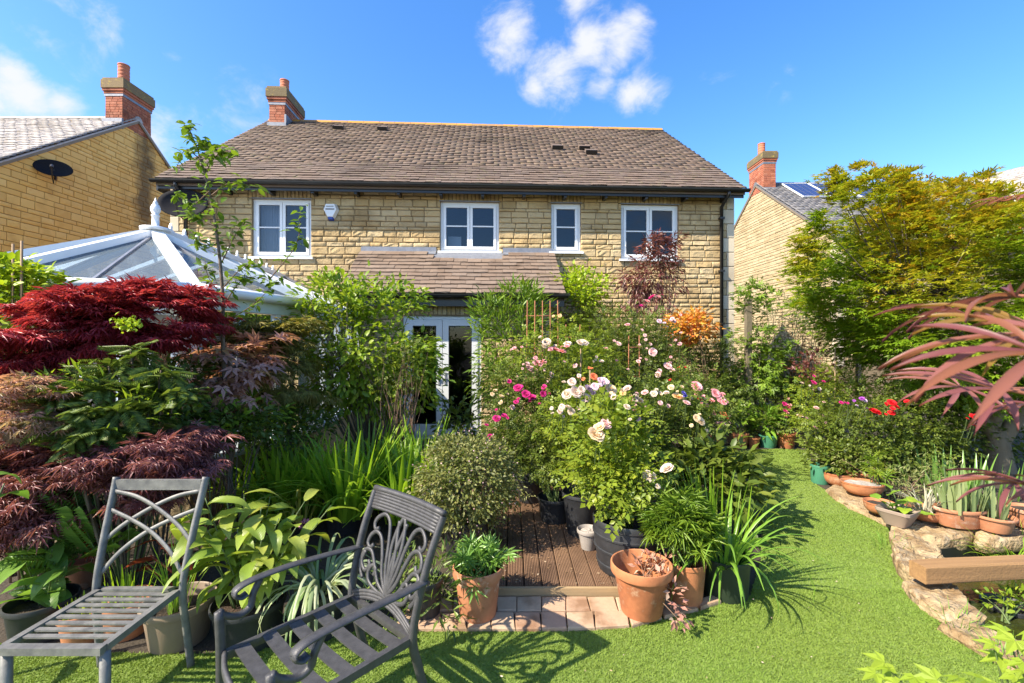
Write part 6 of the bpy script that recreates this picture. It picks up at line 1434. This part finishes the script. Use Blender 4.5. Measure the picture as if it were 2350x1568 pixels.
# right of deck
leafy('ferny_peony', 'bright ferny foliage in the orange terracotta pot', 'plant', top(PT['B']), [(1560,1195,3.05,60,.13,30,24),(1600,1240,3.0,35,.1,18,10),(1520,1205,3.05,30,.1,20,9),(1580,1160,3.1,45,.12,20,10)], L_MID, .10, DISS, 10, .04, nst=20, smat=GSTEM)
clump('agapanthus', 'agapanthus with long arching leaves in the dark green pot', 'agapanthus', top(PT['C']), L_AGAP, 64, .10, .66, .022, (.2, 1.5), 1.35, seg=8)
p = W(1640, 1180, 3.5); clump('crocosmia', 'upright sword leaves behind the agapanthus', 'plant', (p.x, p.y, 0), L_IRIS, 60, .18, .75, .018, (.0, .6), .5)
b = top(PT['A']); cl = np.array([b+Vector(q_) for q_ in ((.10,.04,.12),(.13,-.06,.10),(.15,-.14,.06),(.17,-.19,-.02),(.165,-.20,-.09),(.02,.08,.10),(.07,.11,.14),(.06,-.02,.02),(.15,.02,.16))])
plant('withered_sedum', 'withered pinkish succulent spilling from the large terracotta pot', 'plant', b, leafmat('sedum_leaf', [(.36,.17,.13),(.42,.24,.18),(.30,.15,.10),(.42,.36,.26)], .2, .6, gain=(1.1, 1.05, 1.05)), cl, .022, 16, .045, OVAL, nst=9, smat=TWIG, r0=.004)
b = top(PT['H']); cl = np.array([b+Vector((R.uniform(-.15, .15), R.uniform(-.14, .14), R.uniform(.08, .2))) for _ in range(16)])
plant('hellebore', 'pointed dark leaves in the mossy terracotta pot', 'plant', b, L_HOST, cl, .03, 7, .085, palm(7, 1.0, .085), nst=16, smat=GSTEM, r0=.005, droop=-.2)
b = top(PT['I']); cl = np.array([b+Vector((R.uniform(-.22, .25), R.uniform(-.2, .2), R.uniform(-.12, .25))) for _ in range(34)])
plant('trailing_lithodora', 'trailing narrow leaves around the black pot behind the armchair', 'plant', b, L_MAHO, cl, .045, 14, .075, LANCE, nst=16, smat=GSTEM, r0=.004)
b = top(PT['F']); plant('lavender', 'fine grey green lavender in the rearmost black pot', 'plant', b, L_SAGE, np.array([b+Vector((R.uniform(-.2, .25), R.uniform(-.25, .1), R.uniform(-.02, .3))) for _ in range(24)]), .05, 18, .055, LANCE, nst=12, smat=GSTEM, r0=.004)
# lawn-end pots
for k, lab, m, tp, sz, n, h in (('a','leafy green plant in the tall terracotta pot at the lawn end',L_MID,OVAL6,.11,12,.28),('c','arching grassy plant in the green pot at the lawn end',L_AGAP,LANCE,.22,14,.22),('d','bright green leaves in the stout terracotta pot at the lawn end',L_MID,OVAL6,.10,12,.2),('b','small dark leaves in the little terracotta pot',L_DARK,OVAL6,.07,8,.12),('e','pink flowered pelargonium in the low terracotta pot',L_ROSE,OVAL6,.08,10,.15)):
    b = top(PT[k]); cl = np.array([b+Vector((R.uniform(-.12, .12), R.uniform(-.02, .15), R.uniform(.17, .10+h*1.7))) for _ in range(n)]); plant('potted_plant', lab, 'plant', b, m, cl, .045, 12, sz, tp, nst=n, smat=GSTEM, r0=.005, group='plants in the pots at the lawn end')
# right border pots
clump('iris', 'grey green iris fans in the terracotta trough', 'iris', top(PT['m']), L_IRISB, 46, .14, .34, .034, (.0, .55), .4)
clump('iris', 'grey green iris fan in the squat whitened pot', 'iris', top(PT['n']), L_IRISB, 24, .07, .30, .028, (.0, .6), .4)
clump('sempervivum', 'straggling silvery leaves in the round terracotta bowl', 'plant', top(PT['l']), leafmat('silver_leaf', [(.32,.34,.24),(.42,.40,.30),(.26,.30,.18)], .2, gain=(1.1, 1.05, 1.05)), 60, .10, .24, .014, (.2, 1.3), 1.0)
p = W(2200, 1120, 5.2); clump('tall_iris', 'taller iris leaves behind the terracotta trough', 'iris', (p.x, p.y, 0), L_HOST, 60, .45, .46, .034, (.0, .6), .4)
CB = [bigleaf_mesh(veined('round_blade', [(.16,.30,.04),(.22,.38,.05),(.30,.42,.05)]), .9, 7, d, .15, .05, i) for i, d in enumerate((.3, .6))]
b = top(PT['k']); leaf_plant('bergenia', 'round bright leaves in the tan square pot', 'plant', b, CB, [(-.10,-.02,.16),(.05,-.06,.12),(.10,.04,.08),(-.02,.05,.2),(-.12,.06,.10),(.12,-.08,.02)], 2, .12, (-.2, .6))
leafy('grey_shrublet', 'fine grey green shrublet behind the shallow bowls', 'shrub', (4.35, 5.1, 0), [(2080,1120,5.1,80,.25,40,36),(1950,1060,5.5,60,.25,30,22),(2140,1090,5.2,50,.25,40,14)], L_SAGE, .05, LANCE, 26, .08, nst=20)
leafy('euphorbia', 'yellow green whorled leaves above the shallow bowl', 'plant', (4.0, 4.95, 0), [(2010,1062,5.0,24,.1,18,5),(2025,1085,4.9,22,.1,12,4)], L_SHRUB, .10, FAN, 3, .03, nst=10, smat=GSTEM)
leafy('border_foliage', 'low leafy plants above the green tub and bowls', 'shrub', (4.1, 5.9, 0), [(1890,1040,5.8,40,.25,30,24),(1930,1050,5.6,50,.25,30,26),(1985,1040,5.6,60,.25,40,30)], L_ROSE, .06, OVAL6, 20, .07, nst=10)
# pond plants
p = G(2310, 1262); clump('pond_sedge', 'bright green sedge at the back of the pond', 'plant', (p.x, p.y-.12, -.1), L_IRIS, 120, .22, .36, .010, (.4, 1.5), 1.2)
pot('dark basket of pond plants standing in the water', 2310, 1385, 90, 1415, 'plain', NURS, -.16, .8, depth=.03, cat='basket')
p = G(2310, 1395); leafy('pond_lily', 'leafy aquatic plant in the pond basket', 'plant', (p.x, p.y, -.1), [(2310,1385,3.05,45,.12,8,10),(2360,1375,3.1,25,.1,8,5)], L_SHRUB, .045, OVAL6, 8, .03, nst=6, smat=GSTEM)
GT = leafmat('edge_grass', [(.10,.22,.03),(.15,.28,.05)], .3)
for i, (x, y) in enumerate(((2310,1528),(2190,1442),(2040,1262))):
    p = G(x, y); clump('grass_tuft', ['wispy grass tuft at the near pond slab', 'small grass tuft between the lawn and sloping slab', 'grass tuft beside the rough yellow rock'][i], 'grass tuft', (p.x, p.y, .0), GT, 60-15*i, .10, .16, .005, (.2, 1.2), 1.0, seg=4)

# ------------------------------------------------------------------ foreground leaves
def near_maple():
    """cut-leaved maple standing just outside the right of the picture, twigs reaching in"""
    base = Vector((1.45, .95, 0)); t_ = thing('cut_leaf_maple', 'near purple maple twigs with long finger leaves at the right edge', 'maple', base)
    m = leafmat('purple_finger', [(.17,.055,.058),(.23,.085,.088),(.27,.11,.105),(.24,.095,.05)], .45, .38, .4, gain=(1.1, 1.05, 1.05))
    g_ = leafmat('green_finger', [(.20,.16,.03),(.24,.14,.04)], .45, .4, .4, gain=(1.1, 1.05, 1.05))
    def finger_leaf(seed, mat):
        r = np.random.default_rng(seed); mb = MB()
        for k, a in enumerate((-95,-62,-32,-4,24,55,90)):
            a = math.radians(a+r.uniform(-8, 8)); L = (1-.42*abs(a)/1.7)*r.uniform(.85, 1.1); V = []; n = 8; th = .28+r.uniform(-.12, .15); p = Vector((0, 0, 0)); d = Vector((math.cos(a), math.sin(a), 0)); s = Vector((-math.sin(a), math.cos(a), 0)); cv = r.uniform(-.25, .25)
            for i in range(n+1):
                f = i/n; w = .034*(math.sin(math.pi*min(.99, .08+.62*f if f < .4 else .328+.67*(f-.4)/.6*1.0))**1.1)
                V += [p-s*w+Vector((0,0,.012)), p-Vector((0,0,.012)), p+s*w+Vector((0,0,.012))]; p = p+(d*math.cos(th)+Vector((0,0,1))*math.sin(th)+s*cv*f)*(L/n); th -= .95/n*(.6+f)
            mb.add(V, [(i*3+j, (i+1)*3+j, (i+1)*3+j+1, i*3+j+1) for i in range(n) for j in range(2)])
        o = mb.build('leaf', mat, None, True); me = o.data; bpy.data.objects.remove(o); return me
    LM = [finger_leaf(i, m) for i in range(4)]; LG = finger_leaf(9, g_)
    # leaf stalk point (px), distance, size, heading, mesh
    spots = [(2330,680,.62,.17,178,0),(2365,760,.58,.15,190,4),(2230,728,.80,.155,180,1),(2420,770,.50,.19,185,2),(2390,812,.47,.17,183,3),(2290,895,.72,.16,178,0),(2205,890,.85,.13,186,2),(2300,462,1.25,.10,182,3),(2370,450,1.2,.11,176,2),(2330,1110,.80,.13,182,0),(2400,1130,.78,.15,178,2),(2370,930,.75,.12,200,3)]
    tips = []
    for (x, y, Y, s, h, k) in spots:
        p = W(x, y, Y)-base; o = bpy.data.objects.new('leaf', LM[k] if k < 4 else LG); link(o, t_); o.location = p; o.scale = (s,)*3; o.rotation_euler = (R.uniform(-.5, .3), R.uniform(-.15, .35), math.radians(h)+R.uniform(-.15, .15)); tips.append(p)
    mb = MB(); tr = catmull([(0,0,0),(.02,0,.6),(-.05,-.05,1.2),(0,-.1,1.8),(.05,-.1,2.3)], 6); mb.tube(tr, [.03-.02*i/(len(tr)-1) for i in range(len(tr))], 8); mb.build('trunk', BARK, t_, True)
    mb = MB()
    for p in tips:
        e = min(tr[8:], key=lambda q_: (q_-p).length+abs(q_.z-p.z+.15)); mb.tube(catmull([e, e.lerp(p, .5)+Vector((0, 0, .06)), p], 5), .0025, 5)
    mb.build('twigs', plain('red_twig', (.30,.12,.06), (.22,.08,.05), 8, .5), t_, True)
near_maple()
def near_lime():
    base = Vector((1.55, 1.15, 0)); t_ = thing('lime_maple', 'out of focus lime green maple leaves in the lower right corner', 'shrub', base)
    m = leafmat('lime_blade', [(.18,.28,.025),(.23,.32,.04),(.15,.25,.025)], .4, .45)
    V, Fc = lobed((-100,-50,0,50,100), (.6,.9,1,.9,.6), .20, .15); me = bpy.data.meshes.new('leaf'); me.from_pydata(V.tolist(), [], Fc.tolist()); me.materials.append(m)
    tips = []
    for (x, y, Y) in [(2010,1545,1.35),(2040,1535,1.35),(2100,1555,1.3),(2150,1560,1.3),(2200,1555,1.35),(2230,1575,1.3),(2280,1480,1.4),(2330,1470,1.4),(2300,1510,1.4),(2350,1520,1.35),(2360,1480,1.4),(2330,1550,1.35),(2380,1560,1.3),(2060,1570,1.3),(2260,1560,1.3),(2345,1540,1.3),(2370,1450,1.45),(2030,1520,1.4),(2310,1450,1.45),(2290,1580,1.3)]:
        p = W(x, y, Y)-base; o = bpy.data.objects.new('leaf', me); link(o, t_); o.location = p; s = R.uniform(.045, .07); o.scale = (s,)*3; o.rotation_euler = (R.uniform(-.5, .5), R.uniform(-.3, .5), R.uniform(2.4, 4.0)); tips.append(p)
    mb = MB(); stems_to(mb, (0,0,0), tips, .006, .002, .2); mb.build('stems', GSTEM, t_, True)
near_lime()
